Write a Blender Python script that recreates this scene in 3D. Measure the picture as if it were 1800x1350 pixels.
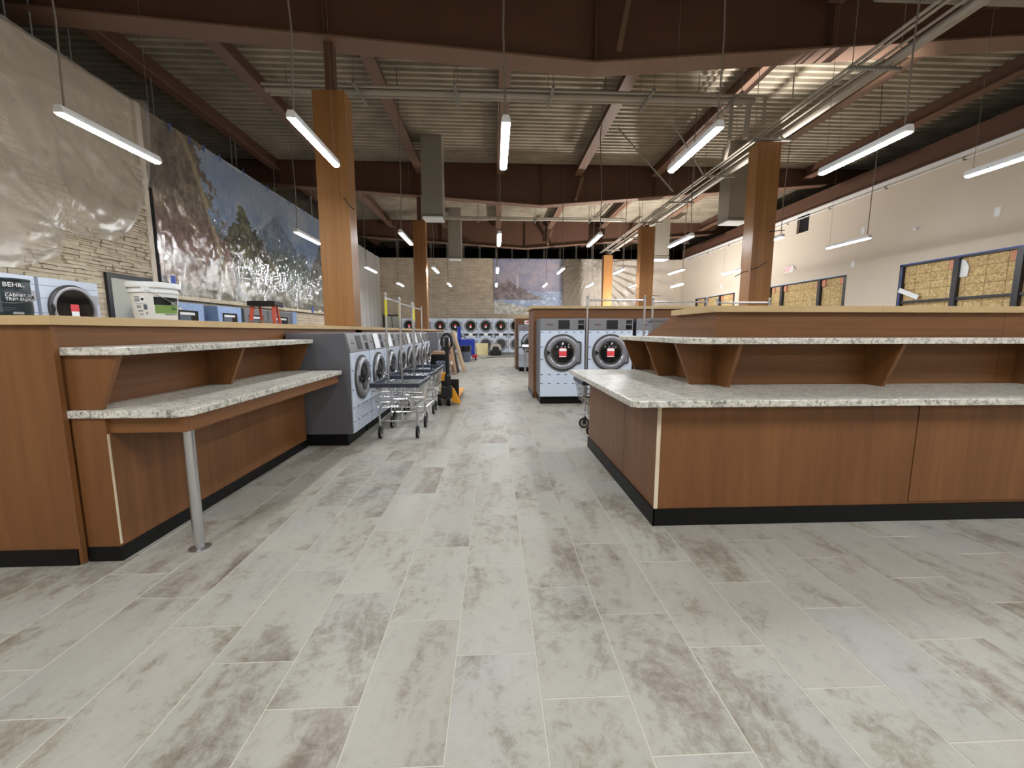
import bpy, bmesh, math, random
from mathutils import Vector, Matrix, noise
random.seed(7)
sc = bpy.context.scene
for o in list(bpy.data.objects): bpy.data.objects.remove(o)
COL = sc.collection
PI = math.pi

# ------------------------------------------------------------------ camera, world, exposure
F_PX, CX_VP, CY_VP, EYE = 724.0, 868.0, 583.0, 1.30
pitch = math.atan((675-CY_VP)/F_PX)
yaw = math.atan((900-CX_VP)/F_PX*math.cos(pitch))
cam = bpy.data.cameras.new('camera'); cam.sensor_width = 36; cam.lens = F_PX/1800*36
cam.clip_start = .05; cam.clip_end = 200
camo = bpy.data.objects.new('camera', cam); COL.objects.link(camo)
camo.location = (0, 0, EYE); camo.rotation_euler = (PI/2-pitch, 0, -yaw)
sc.camera = camo
w = bpy.data.worlds.new('world'); sc.world = w; w.use_nodes = True
w.node_tree.nodes['Background'].inputs[0].default_value = (.5, .55, .62, 1)
w.node_tree.nodes['Background'].inputs[1].default_value = .01
vs = sc.view_settings
vs.view_transform = 'Standard'; vs.look = 'None'; vs.gamma = 1; vs.exposure = 0.7; vs.use_curve_mapping = False
LAMP_STRENGTH = 92.0

# ------------------------------------------------------------------ materials
def lin(r, g=None, b=None):
    if g is None: g = b = r
    f = lambda c: (c/255/12.92) if c/255 <= .04045 else ((c/255+.055)/1.055)**2.4
    return (f(r), f(g), f(b), 1)
M = {}
def base(name):
    m = bpy.data.materials.new(name); m.use_nodes = True; M[name] = m
    nt = m.node_tree; return m, nt, nt.nodes['Principled BSDF']
def N(nt, t, **kw):
    n = nt.nodes.new(t)
    for k, v in kw.items():
        if hasattr(n, k): setattr(n, k, v)
        else: n.inputs[k].default_value = v
    return n
def plain(name, col, rough=.5, metal=0, spec=.5, emit=0, var=.06, scale=6, bump=0):
    m, nt, b = base(name)
    b.inputs['Roughness'].default_value = rough; b.inputs['Metallic'].default_value = metal
    b.inputs['Specular IOR Level'].default_value = spec
    if var > 0:
        tc = N(nt, 'ShaderNodeTexCoord'); no = N(nt, 'ShaderNodeTexNoise', Scale=scale, Detail=4.0)
        nt.links.new(tc.outputs['Object'], no.inputs['Vector'])
        hs = N(nt, 'ShaderNodeMixRGB', blend_type='MULTIPLY'); hs.inputs[0].default_value = 1
        rp = N(nt, 'ShaderNodeMapRange'); rp.inputs[3].default_value = 1-var; rp.inputs[4].default_value = 1+var
        nt.links.new(no.outputs['Fac'], rp.inputs[0]); hs.inputs[1].default_value = col
        nt.links.new(rp.outputs[0], hs.inputs[2]); nt.links.new(hs.outputs[0], b.inputs['Base Color'])
        if bump:
            bp = N(nt, 'ShaderNodeBump', Strength=bump); nt.links.new(no.outputs['Fac'], bp.inputs['Height']); nt.links.new(bp.outputs[0], b.inputs['Normal'])
    else: b.inputs['Base Color'].default_value = col
    if emit: b.inputs['Emission Color'].default_value = col; b.inputs['Emission Strength'].default_value = emit
    return m
def ramp(nt, stops):
    r = N(nt, 'ShaderNodeValToRGB'); e = r.color_ramp.elements
    while len(e) < len(stops): e.new(.5)
    for i, (p, c) in enumerate(stops): e[i].position = p; e[i].color = c
    return r
def pos_map(nt, scale, src='pos', rot=(0, 0, 0)):
    mp = N(nt, 'ShaderNodeMapping'); mp.inputs['Scale'].default_value = scale; mp.inputs['Rotation'].default_value = rot
    if src == 'pos': g = N(nt, 'ShaderNodeNewGeometry'); nt.links.new(g.outputs['Position'], mp.inputs[0])
    else: g = N(nt, 'ShaderNodeTexCoord'); nt.links.new(g.outputs['Object'], mp.inputs[0])
    return mp
def wood(name, c0, c1, scale, rough=.42, src='pos'):
    m, nt, b = base(name); mp = pos_map(nt, scale, src)
    n1 = N(nt, 'ShaderNodeTexNoise', Scale=1.0, Detail=6.0, Roughness=.6, Distortion=.3)
    nt.links.new(mp.outputs[0], n1.inputs['Vector'])
    mp2 = pos_map(nt, tuple(s*.22 for s in scale), src); n2 = N(nt, 'ShaderNodeTexNoise', Scale=1.0, Detail=3.0)
    nt.links.new(mp2.outputs[0], n2.inputs['Vector'])
    ad = N(nt, 'ShaderNodeMixRGB'); ad.inputs[0].default_value = .45
    nt.links.new(n1.outputs['Fac'], ad.inputs[1]); nt.links.new(n2.outputs['Fac'], ad.inputs[2])
    r = ramp(nt, [(.30, c0), (.5, tuple((a+d)/2 for a, d in zip(c0, c1))), (.68, c1)])
    nt.links.new(ad.outputs[0], r.inputs[0]); nt.links.new(r.outputs[0], b.inputs['Base Color'])
    b.inputs['Roughness'].default_value = rough; b.inputs['Specular IOR Level'].default_value = .35
    return m
WA, WB = lin(97, 60, 32), lin(126, 84, 48)
wood('wood_v', WA, WB, (16, 16, .9)); wood('wood_hx', WA, WB, (.8, 16, 22)); wood('wood_hy', WA, WB, (16, .8, 22))
wood('wood_col', lin(122, 82, 48), lin(154, 110, 64), (22, 22, .5))
wood('maple', lin(180, 152, 108), lin(200, 172, 128), (3, 3, 6), .5)
wood('ply', lin(190, 170, 140), lin(225, 212, 190), (40, 40, 3), .7)
wood('board', lin(205, 190, 140), lin(222, 208, 160), (4, 4, 4), .7)
plain('black_rubber', lin(9, 9, 10), .5, spec=.25, var=.1)
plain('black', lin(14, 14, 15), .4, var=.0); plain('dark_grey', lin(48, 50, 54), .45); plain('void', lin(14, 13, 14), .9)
plain('steel', lin(196, 196, 198), .28, .95, var=.05, scale=20); plain('chrome', lin(220, 222, 225), .12, 1, var=0)
plain('zinc', lin(150, 148, 142), .45, .6); plain('washer_grey', lin(126, 126, 130), .38, .35, var=.04)
plain('washer_side', lin(104, 104, 110), .45, .2, var=.05); plain('ring_grey', lin(150, 150, 156), .3, .5, var=.03)
plain('dark_ring', lin(66, 66, 64), .5, var=.05)
plain('film', lin(198, 207, 222), .32, var=.04, scale=9); plain('film_blue', lin(148, 172, 212), .3, var=.25, scale=12)
plain('ink', lin(82, 100, 130), .6, var=0); plain('white', lin(232, 234, 236), .4, var=.02); plain('paper', lin(240, 242, 245), .7, var=.02)
plain('red_label', lin(226, 70, 76), .6, var=.15, scale=60); plain('red_ink', lin(190, 40, 50), .6, var=0)
plain('glass_dark', lin(20, 20, 20), .08, var=0, spec=.6); plain('drum', lin(80, 80, 82), .35, .7)
plain('red', lin(176, 30, 50), .45); plain('orange', lin(206, 88, 66), .45, var=.1); plain('yellow', lin(226, 152, 30), .4)
plain('yellow_sleeve', lin(206, 196, 40), .5); plain('blue', lin(30, 56, 170), .4); plain('tape_blue', lin(70, 96, 176), .6)
plain('navy', lin(46, 52, 66), .4); plain('bin_grey', lin(88, 98, 112), .5); plain('cardboard', lin(168, 136, 104), .85, var=.1, scale=14)
plain('cardboard_light', lin(196, 168, 136), .85, var=.08, scale=14); plain('print_violet', lin(104, 74, 90), .8, var=0)
plain('beam', lin(91, 63, 48), .55, var=.06, scale=3); plain('beam_lit', lin(120, 91, 74), .5, var=.05, scale=3)  # second beam tone: same brown paint with the light on undersides mixed in
plain('pipe', lin(158, 150, 138), .42, .15, var=.05); plain('duct', lin(140, 134, 122), .5, .1, var=.04); plain('cable', lin(112, 102, 92), .6, var=0)
plain('cable_dark', lin(40, 38, 38), .6, var=0)
plain('wall_paint', lin(212, 200, 184), .85, var=.05, scale=1.2); plain('frame_dark', lin(34, 34, 40), .4); plain('door_pale', lin(190, 190, 178), .6, var=.03)
plain('can_label', lin(14, 40, 48), .35, var=.15); plain('can_black', lin(14, 16, 22), .3, var=0); plain('can_grey', lin(70, 78, 82), .4)
plain('green_label', lin(118, 152, 78), .45, var=.08); plain('grey_print', lin(150, 152, 155), .6, var=.1)
plain('grout', lin(184, 178, 164), .8, var=.04, scale=20); plain('kennel', lin(168, 160, 150), .6)
plain('exit_red', lin(225, 60, 90), .5, emit=.6, var=0); plain('pinkwood', lin(214, 150, 120), .7)
m, nt, b = base('lamp_on'); b.inputs['Base Color'].default_value = (1, 1, 1, 1)
b.inputs['Emission Color'].default_value = (.93, .97, 1, 1); b.inputs['Emission Strength'].default_value = LAMP_STRENGTH
m, nt, b = base('work_on'); b.inputs['Emission Color'].default_value = (1, .93, .84, 1); b.inputs['Emission Strength'].default_value = 260

def granite():
    m, nt, b = base('granite'); mp = pos_map(nt, (1, 1, 1))
    n1 = N(nt, 'ShaderNodeTexNoise', Scale=34.0, Detail=7.0, Roughness=.78, Distortion=.9)
    n2 = N(nt, 'ShaderNodeTexNoise', Scale=7.0, Detail=5.0, Roughness=.6, Distortion=1.2)
    v = N(nt, 'ShaderNodeTexVoronoi', Scale=75.0)
    for n in (n1, n2, v): nt.links.new(mp.outputs[0], n.inputs['Vector'])
    r1 = ramp(nt, [(.36, lin(22, 21, 22)), (.44, lin(104, 96, 80)), (.49, lin(196, 190, 176)), (.60, lin(216, 212, 202)), (.70, lin(132, 118, 88))])
    nt.links.new(n1.outputs['Fac'], r1.inputs[0])
    r2 = ramp(nt, [(.36, lin(150, 150, 150)), (.5, lin(222, 218, 208)), (.66, lin(198, 196, 190))])
    nt.links.new(n2.outputs['Fac'], r2.inputs[0])
    mx = N(nt, 'ShaderNodeMixRGB'); mx.inputs[0].default_value = .30
    nt.links.new(r1.outputs[0], mx.inputs[1]); nt.links.new(r2.outputs[0], mx.inputs[2])
    r3 = ramp(nt, [(.02, (.25, .24, .22, 1)), (.16, (1, 1, 1, 1))]); nt.links.new(v.outputs['Distance'], r3.inputs[0])
    mu = N(nt, 'ShaderNodeMixRGB', blend_type='MULTIPLY'); mu.inputs[0].default_value = .5
    nt.links.new(mx.outputs[0], mu.inputs[1]); nt.links.new(r3.outputs[0], mu.inputs[2])
    nt.links.new(mu.outputs[0], b.inputs['Base Color']); b.inputs['Roughness'].default_value = .3
granite()
def tilemat():
    m, nt, b = base('tile_stone')
    g = N(nt, 'ShaderNodeNewGeometry'); oi = N(nt, 'ShaderNodeObjectInfo')
    cmb = N(nt, 'ShaderNodeVectorMath', operation='SCALE'); cmb.inputs[0].default_value = (7, 13, 5)
    nt.links.new(oi.outputs['Random'], cmb.inputs['Scale'])
    ad = N(nt, 'ShaderNodeVectorMath', operation='ADD'); nt.links.new(g.outputs['Position'], ad.inputs[0]); nt.links.new(cmb.outputs[0], ad.inputs[1])
    mp = N(nt, 'ShaderNodeMapping'); mp.inputs['Scale'].default_value = (2.6, 1.2, 1); mp.inputs['Rotation'].default_value = (0, 0, -.55)
    nt.links.new(ad.outputs[0], mp.inputs[0])
    n1 = N(nt, 'ShaderNodeTexNoise', Scale=1.1, Detail=6.0, Roughness=.66, Distortion=.5); nt.links.new(mp.outputs[0], n1.inputs['Vector'])
    n2 = N(nt, 'ShaderNodeTexNoise', Scale=17.0, Detail=9.0, Roughness=.8, Distortion=.5); nt.links.new(ad.outputs[0], n2.inputs['Vector'])
    n3 = N(nt, 'ShaderNodeTexNoise', Scale=.9, Detail=4.0); nt.links.new(ad.outputs[0], n3.inputs['Vector'])
    r1 = ramp(nt, [(.26, lin(158, 156, 150)), (.40, lin(176, 173, 165)), (.52, lin(170, 167, 158)), (.60, lin(151, 144, 134)), (.72, lin(120, 108, 98))])
    mx0 = N(nt, 'ShaderNodeMath', operation='MULTIPLY_ADD'); mx0.inputs[1].default_value = .62; 
    nt.links.new(n2.outputs['Fac'], mx0.inputs[0]); 
    sb = N(nt, 'ShaderNodeMath', operation='SUBTRACT'); sb.inputs[1].default_value = .31; nt.links.new(n1.outputs['Fac'], sb.inputs[0])
    nt.links.new(sb.outputs[0], mx0.inputs[2]); nt.links.new(mx0.outputs[0], r1.inputs[0])
    r3 = ramp(nt, [(.35, lin(206, 206, 208)), (.5, lin(220, 216, 204)), (.68, lin(206, 196, 188))]); nt.links.new(n3.outputs['Fac'], r3.inputs[0])
    mu = N(nt, 'ShaderNodeMixRGB', blend_type='MULTIPLY'); mu.inputs[0].default_value = .55
    nt.links.new(r1.outputs[0], mu.inputs[1]); nt.links.new(r3.outputs[0], mu.inputs[2])
    rr = N(nt, 'ShaderNodeMapRange'); rr.inputs[3].default_value = .965; rr.inputs[4].default_value = 1.03; nt.links.new(oi.outputs['Random'], rr.inputs[0])
    m2 = N(nt, 'ShaderNodeMixRGB', blend_type='MULTIPLY'); m2.inputs[0].default_value = 1; nt.links.new(mu.outputs[0], m2.inputs[1]); nt.links.new(rr.outputs[0], m2.inputs[2])
    nt.links.new(m2.outputs[0], b.inputs['Base Color']); b.inputs['Roughness'].default_value = .42; b.inputs['Specular IOR Level'].default_value = .35
    bp = N(nt, 'ShaderNodeBump', Strength=.05); nt.links.new(n2.outputs['Fac'], bp.inputs['Height']); nt.links.new(bp.outputs[0], b.inputs['Normal'])
tilemat()
def stonewall(name, axis):     # ledgestone veneer seen from afar; axis = the wall's run
    m, nt, b = base(name); g = N(nt, 'ShaderNodeNewGeometry'); sp = N(nt, 'ShaderNodeSeparateXYZ'); nt.links.new(g.outputs['Position'], sp.inputs[0])
    cb = N(nt, 'ShaderNodeCombineXYZ'); nt.links.new(sp.outputs[axis], cb.inputs[0]); nt.links.new(sp.outputs[2], cb.inputs[1])
    n0 = N(nt, 'ShaderNodeTexNoise', Scale=3.0, Detail=3.0); nt.links.new(cb.outputs[0], n0.inputs['Vector'])
    mixv = N(nt, 'ShaderNodeMixRGB'); mixv.inputs[0].default_value = .06; nt.links.new(cb.outputs[0], mixv.inputs[1]); nt.links.new(n0.outputs['Color'], mixv.inputs[2])
    br = N(nt, 'ShaderNodeTexBrick', Scale=1.0); br.offset = .37; br.inputs['Mortar Size'].default_value = .006
    br.inputs['Brick Width'].default_value = .42; br.inputs['Row Height'].default_value = .085
    br.inputs['Color1'].default_value = lin(236, 224, 204); br.inputs['Color2'].default_value = lin(216, 203, 184); br.inputs['Mortar'].default_value = lin(176, 162, 142)
    nt.links.new(mixv.outputs[0], br.inputs['Vector'])
    n1 = N(nt, 'ShaderNodeTexNoise', Scale=2.2, Detail=7.0, Roughness=.65); nt.links.new(cb.outputs[0], n1.inputs['Vector'])
    r = ramp(nt, [(.3, lin(216, 208, 198)), (.7, lin(252, 248, 242))]); nt.links.new(n1.outputs['Fac'], r.inputs[0])
    mu = N(nt, 'ShaderNodeMixRGB', blend_type='MULTIPLY'); mu.inputs[0].default_value = 1
    nt.links.new(br.outputs['Color'], mu.inputs[1]); nt.links.new(r.outputs[0], mu.inputs[2]); nt.links.new(mu.outputs[0], b.inputs['Base Color'])
    bp = N(nt, 'ShaderNodeBump', Strength=.6, Distance=.03); nt.links.new(br.outputs['Fac'], bp.inputs['Height']); bp.invert = True
    nt.links.new(bp.outputs[0], b.inputs['Normal']); b.inputs['Roughness'].default_value = .85
stonewall('stone_y', 1); stonewall('stone_x', 0)
wood('stone_piece', lin(176, 160, 136), lin(222, 210, 186), (3, 5, 9), .85)
def osb():
    m, nt, b = base('osb'); mp = pos_map(nt, (1, 1, 1)); v = N(nt, 'ShaderNodeTexVoronoi', Scale=22.0); n = N(nt, 'ShaderNodeTexNoise', Scale=30.0, Detail=5.0)
    nt.links.new(mp.outputs[0], v.inputs['Vector']); nt.links.new(mp.outputs[0], n.inputs['Vector'])
    r = ramp(nt, [(.3, lin(176, 146, 98)), (.55, lin(206, 178, 126)), (.75, lin(226, 202, 154))])
    mx = N(nt, 'ShaderNodeMixRGB'); mx.inputs[0].default_value = .5; nt.links.new(v.outputs['Color'], mx.inputs[1]); nt.links.new(n.outputs['Fac'], mx.inputs[2])
    nt.links.new(mx.outputs[0], r.inputs[0]); b.inputs['Roughness'].default_value = .8
    sp = N(nt, 'ShaderNodeSeparateXYZ'); nt.links.new(mp.outputs[0], sp.inputs[0]); fac = None      # printed nailing lines
    for ax in (1, 2):
        dv = N(nt, 'ShaderNodeMath', operation='DIVIDE'); dv.inputs[1].default_value = .405; nt.links.new(sp.outputs[ax], dv.inputs[0])
        fr = N(nt, 'ShaderNodeMath', operation='FRACT'); nt.links.new(dv.outputs[0], fr.inputs[0])
        lt = N(nt, 'ShaderNodeMath', operation='LESS_THAN'); lt.inputs[1].default_value = .035; nt.links.new(fr.outputs[0], lt.inputs[0])
        if fac is None: fac = lt
        else:
            mxm = N(nt, 'ShaderNodeMath', operation='MAXIMUM'); nt.links.new(fac.outputs[0], mxm.inputs[0]); nt.links.new(lt.outputs[0], mxm.inputs[1]); fac = mxm
    ln = N(nt, 'ShaderNodeMixRGB'); ln.inputs[2].default_value = lin(136, 110, 70); nt.links.new(fac.outputs[0], ln.inputs[0]); nt.links.new(r.outputs[0], ln.inputs[1])
    nt.links.new(ln.outputs[0], b.inputs['Base Color'])
osb()
def deckmat():
    m, nt, b = base('deck_paint'); mp = pos_map(nt, (1, 1, 1)); n = N(nt, 'ShaderNodeTexNoise', Scale=1.4, Detail=5.0); nt.links.new(mp.outputs[0], n.inputs['Vector'])
    r = ramp(nt, [(.3, lin(140, 130, 114)), (.7, lin(172, 162, 144))]); nt.links.new(n.outputs['Fac'], r.inputs[0]); nt.links.new(r.outputs[0], b.inputs['Base Color'])
    b.inputs['Roughness'].default_value = .6
deckmat()
def plastic(name, alpha, scale, bump, rough=.12, stretch=(1, 1, 1), tint=(.86, .83, .78, 1), dist=.02, gl_=.35):
    m, nt, b = base(name); out = nt.nodes['Material Output']; mp = pos_map(nt, stretch)
    n = N(nt, 'ShaderNodeTexNoise', Scale=scale, Detail=5.0, Roughness=.6, Distortion=.8); nt.links.new(mp.outputs[0], n.inputs['Vector'])
    bp = N(nt, 'ShaderNodeBump', Strength=bump, Distance=dist); nt.links.new(n.outputs['Fac'], bp.inputs['Height'])
    b.inputs['Base Color'].default_value = tint; b.inputs['Roughness'].default_value = .6
    tr = N(nt, 'ShaderNodeBsdfTransparent'); gl = N(nt, 'ShaderNodeBsdfGlossy', Roughness=rough)
    mx = N(nt, 'ShaderNodeMixShader'); mx.inputs[0].default_value = alpha
    nt.links.new(tr.outputs[0], mx.inputs[1]); nt.links.new(b.outputs[0], mx.inputs[2])
    fr = N(nt, 'ShaderNodeFresnel', IOR=1.5); nt.links.new(bp.outputs[0], fr.inputs['Normal']); nt.links.new(bp.outputs[0], gl.inputs['Normal'])
    ml = N(nt, 'ShaderNodeMath', operation='MULTIPLY_ADD'); ml.inputs[1].default_value = gl_; ml.inputs[2].default_value = 0; ml.use_clamp = True; nt.links.new(fr.outputs[0], ml.inputs[0])
    m2 = N(nt, 'ShaderNodeMixShader'); nt.links.new(ml.outputs[0], m2.inputs[0]); nt.links.new(mx.outputs[0], m2.inputs[1]); nt.links.new(gl.outputs[0], m2.inputs[2])
    nt.links.new(m2.outputs[0], out.inputs[0])
plastic('plastic_hazy', .34, 3.0, .3, .3, tint=(.66, .60, .52, 1), gl_=.16); plastic('plastic_clear', .04, 7.0, .7, .045, (1, 1, .6), dist=.02, gl_=.34); plastic('plastic_mid', .34, 4.0, .5, .2, tint=(.95, .93, .9, 1), gl_=.6); plastic('plastic_white', .72, 3.0, .4, .3, tint=(.97, .96, .95, 1), gl_=.3)
def paintmat():
    m, nt, b = base('mural_print'); a = N(nt, 'ShaderNodeAttribute'); a.attribute_name = 'Col'
    nt.links.new(a.outputs['Color'], b.inputs['Base Color']); b.inputs['Roughness'].default_value = .45
paintmat()

# ------------------------------------------------------------------ mesh helpers
class MB:
    def __init__(s): s.v = []; s.f = []
    def quad(s, *p): i = len(s.v); s.v += [tuple(q) for q in p]; s.f.append(tuple(range(i, i+len(p)))); return s
    def box(s, x0, x1, y0, y1, z0, z1):
        i = len(s.v); s.v += [(x, y, z) for z in (z0, z1) for x, y in ((x0, y0), (x1, y0), (x1, y1), (x0, y1))]
        s.f += [tuple(i+k for k in q) for q in ((3, 2, 1, 0), (4, 5, 6, 7), (0, 1, 5, 4), (1, 2, 6, 5), (2, 3, 7, 6), (3, 0, 4, 7))]; return s
    def prism(s, poly, ax, a, b):    # poly in the two other axes (cyclic order kept), extruded along ax
        def P(p, t): return {'x': (t, p[0], p[1]), 'y': (p[0], t, p[1]), 'z': (p[0], p[1], t)}[ax]
        i = len(s.v); n = len(poly)
        s.v += [P(p, a) for p in poly]+[P(p, b) for p in poly]
        s.f += [tuple(range(i+n-1, i-1, -1)), tuple(range(i+n, i+2*n))]
        s.f += [(i+k, i+(k+1) % n, i+n+(k+1) % n, i+n+k) for k in range(n)]; return s
    def tube(s, pts, r, n=8, cap=True):
        pts = [Vector(p) for p in pts]; rings = []
        for k, p in enumerate(pts):
            d = (pts[min(k+1, len(pts)-1)]-pts[max(k-1, 0)]).normalized()
            a = d.cross(Vector((0, 0, 1)) if abs(d.z) < .9 else Vector((1, 0, 0))).normalized(); c = d.cross(a)
            rr = r[k] if isinstance(r, (list, tuple)) else r
            i = len(s.v); rings.append(i)
            s.v += [tuple(p+a*math.cos(2*PI*(q+.5)/n)*rr+c*math.sin(2*PI*(q+.5)/n)*rr) for q in range(n)]
        for a, c in zip(rings, rings[1:]):
            s.f += [(a+q, a+(q+1) % n, c+(q+1) % n, c+q) for q in range(n)]
        if cap: s.f += [tuple(range(rings[0]+n-1, rings[0]-1, -1)), tuple(range(rings[-1], rings[-1]+n))]
        return s
    def lathe(s, prof, n=24, axis='z', c=(0, 0, 0), caps=True):   # prof: (r, t)
        rings = []
        for r, t in prof:
            i = len(s.v); rings.append(i)
            for q in range(n):
                a = 2*PI*q/n; u, v = r*math.cos(a), r*math.sin(a)
                p = {'z': (u, v, t), 'y': (u, t, v), 'x': (t, u, v)}[axis]
                s.v.append((c[0]+p[0], c[1]+p[1], c[2]+p[2]))
        for a, b in zip(rings, rings[1:]): s.f += [(a+q, a+(q+1) % n, b+(q+1) % n, b+q) for q in range(n)]
        if caps: s.f += [tuple(range(rings[0]+n-1, rings[0]-1, -1)), tuple(range(rings[-1], rings[-1]+n))]
        return s
    def xf(s, mt): s.v = [tuple(mt @ Vector(p)) for p in s.v]; return s
    def build(s, name, mat, parent=None, bevel=0, smooth=False, seg=2):
        me = bpy.data.meshes.new(name); me.from_pydata(s.v, [], s.f); me.update()
        bm = bmesh.new(); bm.from_mesh(me)
        bmesh.ops.recalc_face_normals(bm, faces=bm.faces)
        if bevel: bmesh.ops.bevel(bm, geom=bm.edges[:], offset=bevel, segments=seg, affect='EDGES', profile=.6, clamp_overlap=True)
        bm.to_mesh(me); bm.free()
        if smooth:
            for p in me.polygons: p.use_smooth = True
            try: me.set_sharp_from_angle(angle=math.radians(38))
            except Exception: pass
        if mat is not None: me.materials.append(M[mat])
        return link(name, me, parent)
def link(name, me, parent=None):
    o = bpy.data.objects.new(name, me); COL.objects.link(o)
    if parent: put(o, parent)
    return o
def put(o, parent):
    o.parent = parent; o.matrix_parent_inverse = Matrix.Translation(-Vector(parent.location)) if parent.type == 'EMPTY' else Matrix.Identity(4)
def tag(o, label=None, cat=None, group=None, kind=None):
    if label: o['label'] = label
    if cat: o['category'] = cat
    if group: o['group'] = group
    if kind: o['kind'] = kind
    return o
def thing(name, loc, label, cat, group=None):   # parts are given in world coordinates
    o = bpy.data.objects.new(name, None); o.empty_display_size = .1; COL.objects.link(o); o.location = loc
    return tag(o, label, cat, group)
def tree(o): 
    out = [o]
    for c in o.children: out += tree(c)
    return out
def dup(root, loc, rz=0, label=None, group=None, skip=()):
    def rec(o, par):
        if o.name.split('.')[0] in skip: return None
        c = o.copy(); COL.objects.link(c)
        if par: c.parent = par; c.matrix_parent_inverse = o.matrix_parent_inverse.copy()
        for ch in list(o.children): rec(ch, c)
        return c
    r = rec(root, None); r.location = loc; r.rotation_euler = (0, 0, rz)
    if label: r['label'] = label
    if group: r['group'] = group
    return r
def struct(o): o['kind'] = 'structure'; return o
def text(name, s, size, mt, mat, parent, depth=.0006, sx=1, shear=0):
    cu = bpy.data.curves.new('t', 'FONT'); cu.body = s; cu.size = size; cu.extrude = depth; cu.align_x = 'LEFT'; cu.shear = shear; cu.resolution_u = 2
    t = bpy.data.objects.new('t', cu); COL.objects.link(t); bpy.context.view_layer.update()
    me = bpy.data.meshes.new_from_object(t.evaluated_get(bpy.context.evaluated_depsgraph_get())); bpy.data.objects.remove(t)
    me.transform(mt @ Matrix.Diagonal((sx, 1, 1, 1))); me.materials.clear(); me.materials.append(M[mat]); me.name = name
    return link(name, me, parent)
def face_mt(origin, right, up): # text plane matrix
    r = Vector(right).normalized(); u_ = Vector(up).normalized(); n = r.cross(u_)
    m_ = Matrix((r, u_, n)).transposed().to_4x4(); m_.translation = Vector(origin); return m_
ORD = ['nearest', 'second', 'third', 'fourth', 'fifth', 'sixth', 'seventh', 'eighth', 'ninth']

# ------------------------------------------------------------------ room shell
X0, X1, YB, YF, ZW = -6.75, 11.35, 25.0, -8.0, 5.58
DECK = 6.9
floor = struct(MB().box(-9.6, 15.6, YF, 29, -.12, -.0012).build('floor', 'grout'))
# tiles: 0.3205 x 0.641, third-offset running bond
TW, TL, GAP = .3205, .641, .0038
def tile_mesh(w, l):
    mb = MB(); c = .0012; x, y = w/2-GAP/2, l/2-GAP/2; i = 0
    mb.v = [(-x, -y, -.01), (x, -y, -.01), (x, y, -.01), (-x, y, -.01), (-x, -y, -c), (x, -y, -c), (x, y, -c), (-x, y, -c), (-x+c, -y+c, 0), (x-c, -y+c, 0), (x-c, y-c, 0), (-x+c, y-c, 0)]
    mb.f = [(8, 9, 10, 11)]+[(a, (a+1) % 4, 4+(a+1) % 4, 4+a) for a in range(4)]+[(4+a, 4+(a+1) % 4, 8+(a+1) % 4, 8+a) for a in range(4)]
    return mb
Fv = Vector((math.sin(yaw)*math.cos(pitch), math.cos(yaw)*math.cos(pitch), -math.sin(pitch))); Rv = Vector((math.cos(yaw), -math.sin(yaw), 0)); Uv = Rv.cross(Fv)
def hidden(x, y):
    if x < -2.2 and y > 2.35: return True
    if x < -1.75 and y > 4.85: return True
    if x > 1.2 and 2.7 < y < 30 and not (4.9 < y < 7.1 and x < 3.8): return True
    if x > .95 and y > 7.4: return True
    return False
spots = []; rest = MB(); tm = tile_mesh(TW, TL)
for k in range(-28, 47):
    cx = .0015+k*TW; off = (1.524-.2137*k) % TL
    for n in range(-4, 42):
        cy = off+n*TL+TL/2
        if cy < -1.5 or cy > 26: continue
        d = Vector((cx, cy, 0))-Vector((0, 0, EYE)); zc = d.dot(Fv)
        vis = False
        for ex, ey in ((-.5, -.5), (.5, -.5), (.5, .5), (-.5, .5), (0, 0)):
            q = d+Vector((ex*TW, ey*TL, 0)); z2 = q.dot(Fv)
            if z2 > .1 and abs(q.dot(Rv)/z2*F_PX) < 905 and abs(q.dot(Uv)/z2*F_PX) < 680: vis = True
        if vis and not hidden(cx, cy): spots.append((-TW*TL*F_PX*F_PX/max(zc, .3)**2*abs((d/d.length).z), cx, cy))
        else:
            i = len(rest.v); rest.v += [(a+cx, b_+cy, c) for a, b_, c in tm.v]; rest.f += [tuple(i+q for q in f) for f in tm.f]
spots.sort(); tme = None
for j, (_, cx, cy) in enumerate(spots):
    if j < 300:
        if tme is None: o = tm.build('tile', 'tile_stone', floor); tme = o.data
        else: o = link('tile', tme, floor)
        o.location = (cx, cy, 0)
    else:
        i = len(rest.v); rest.v += [(a+cx, b_+cy, c) for a, b_, c in tm.v]; rest.f += [tuple(i+q for q in f) for f in tm.f]
o = rest.build('tile_field', 'tile_stone', floor); o['kind'] = 'stuff'

# corrugated roof deck: trapezoid ribs running across (along X)
mb = MB(); pit = .2; y = YF; prof = []
while y < 29:
    prof += [(y, DECK), (y+.075, DECK), (y+.1, DECK+.06), (y+.175, DECK+.06)]; y += pit
prof.append((y, DECK))
for a, b_ in zip(prof, prof[1:]):
    mb.quad((-9.6, a[0], a[1]), (15.6, a[0], a[1]), (15.6, b_[0], b_[1]), (-9.6, b_[0], b_[1]))
mb.box(-9.6, 15.6, YF, 29, DECK+.1, DECK+.2)
struct(mb.build('ceiling', 'deck_paint'))
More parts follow.
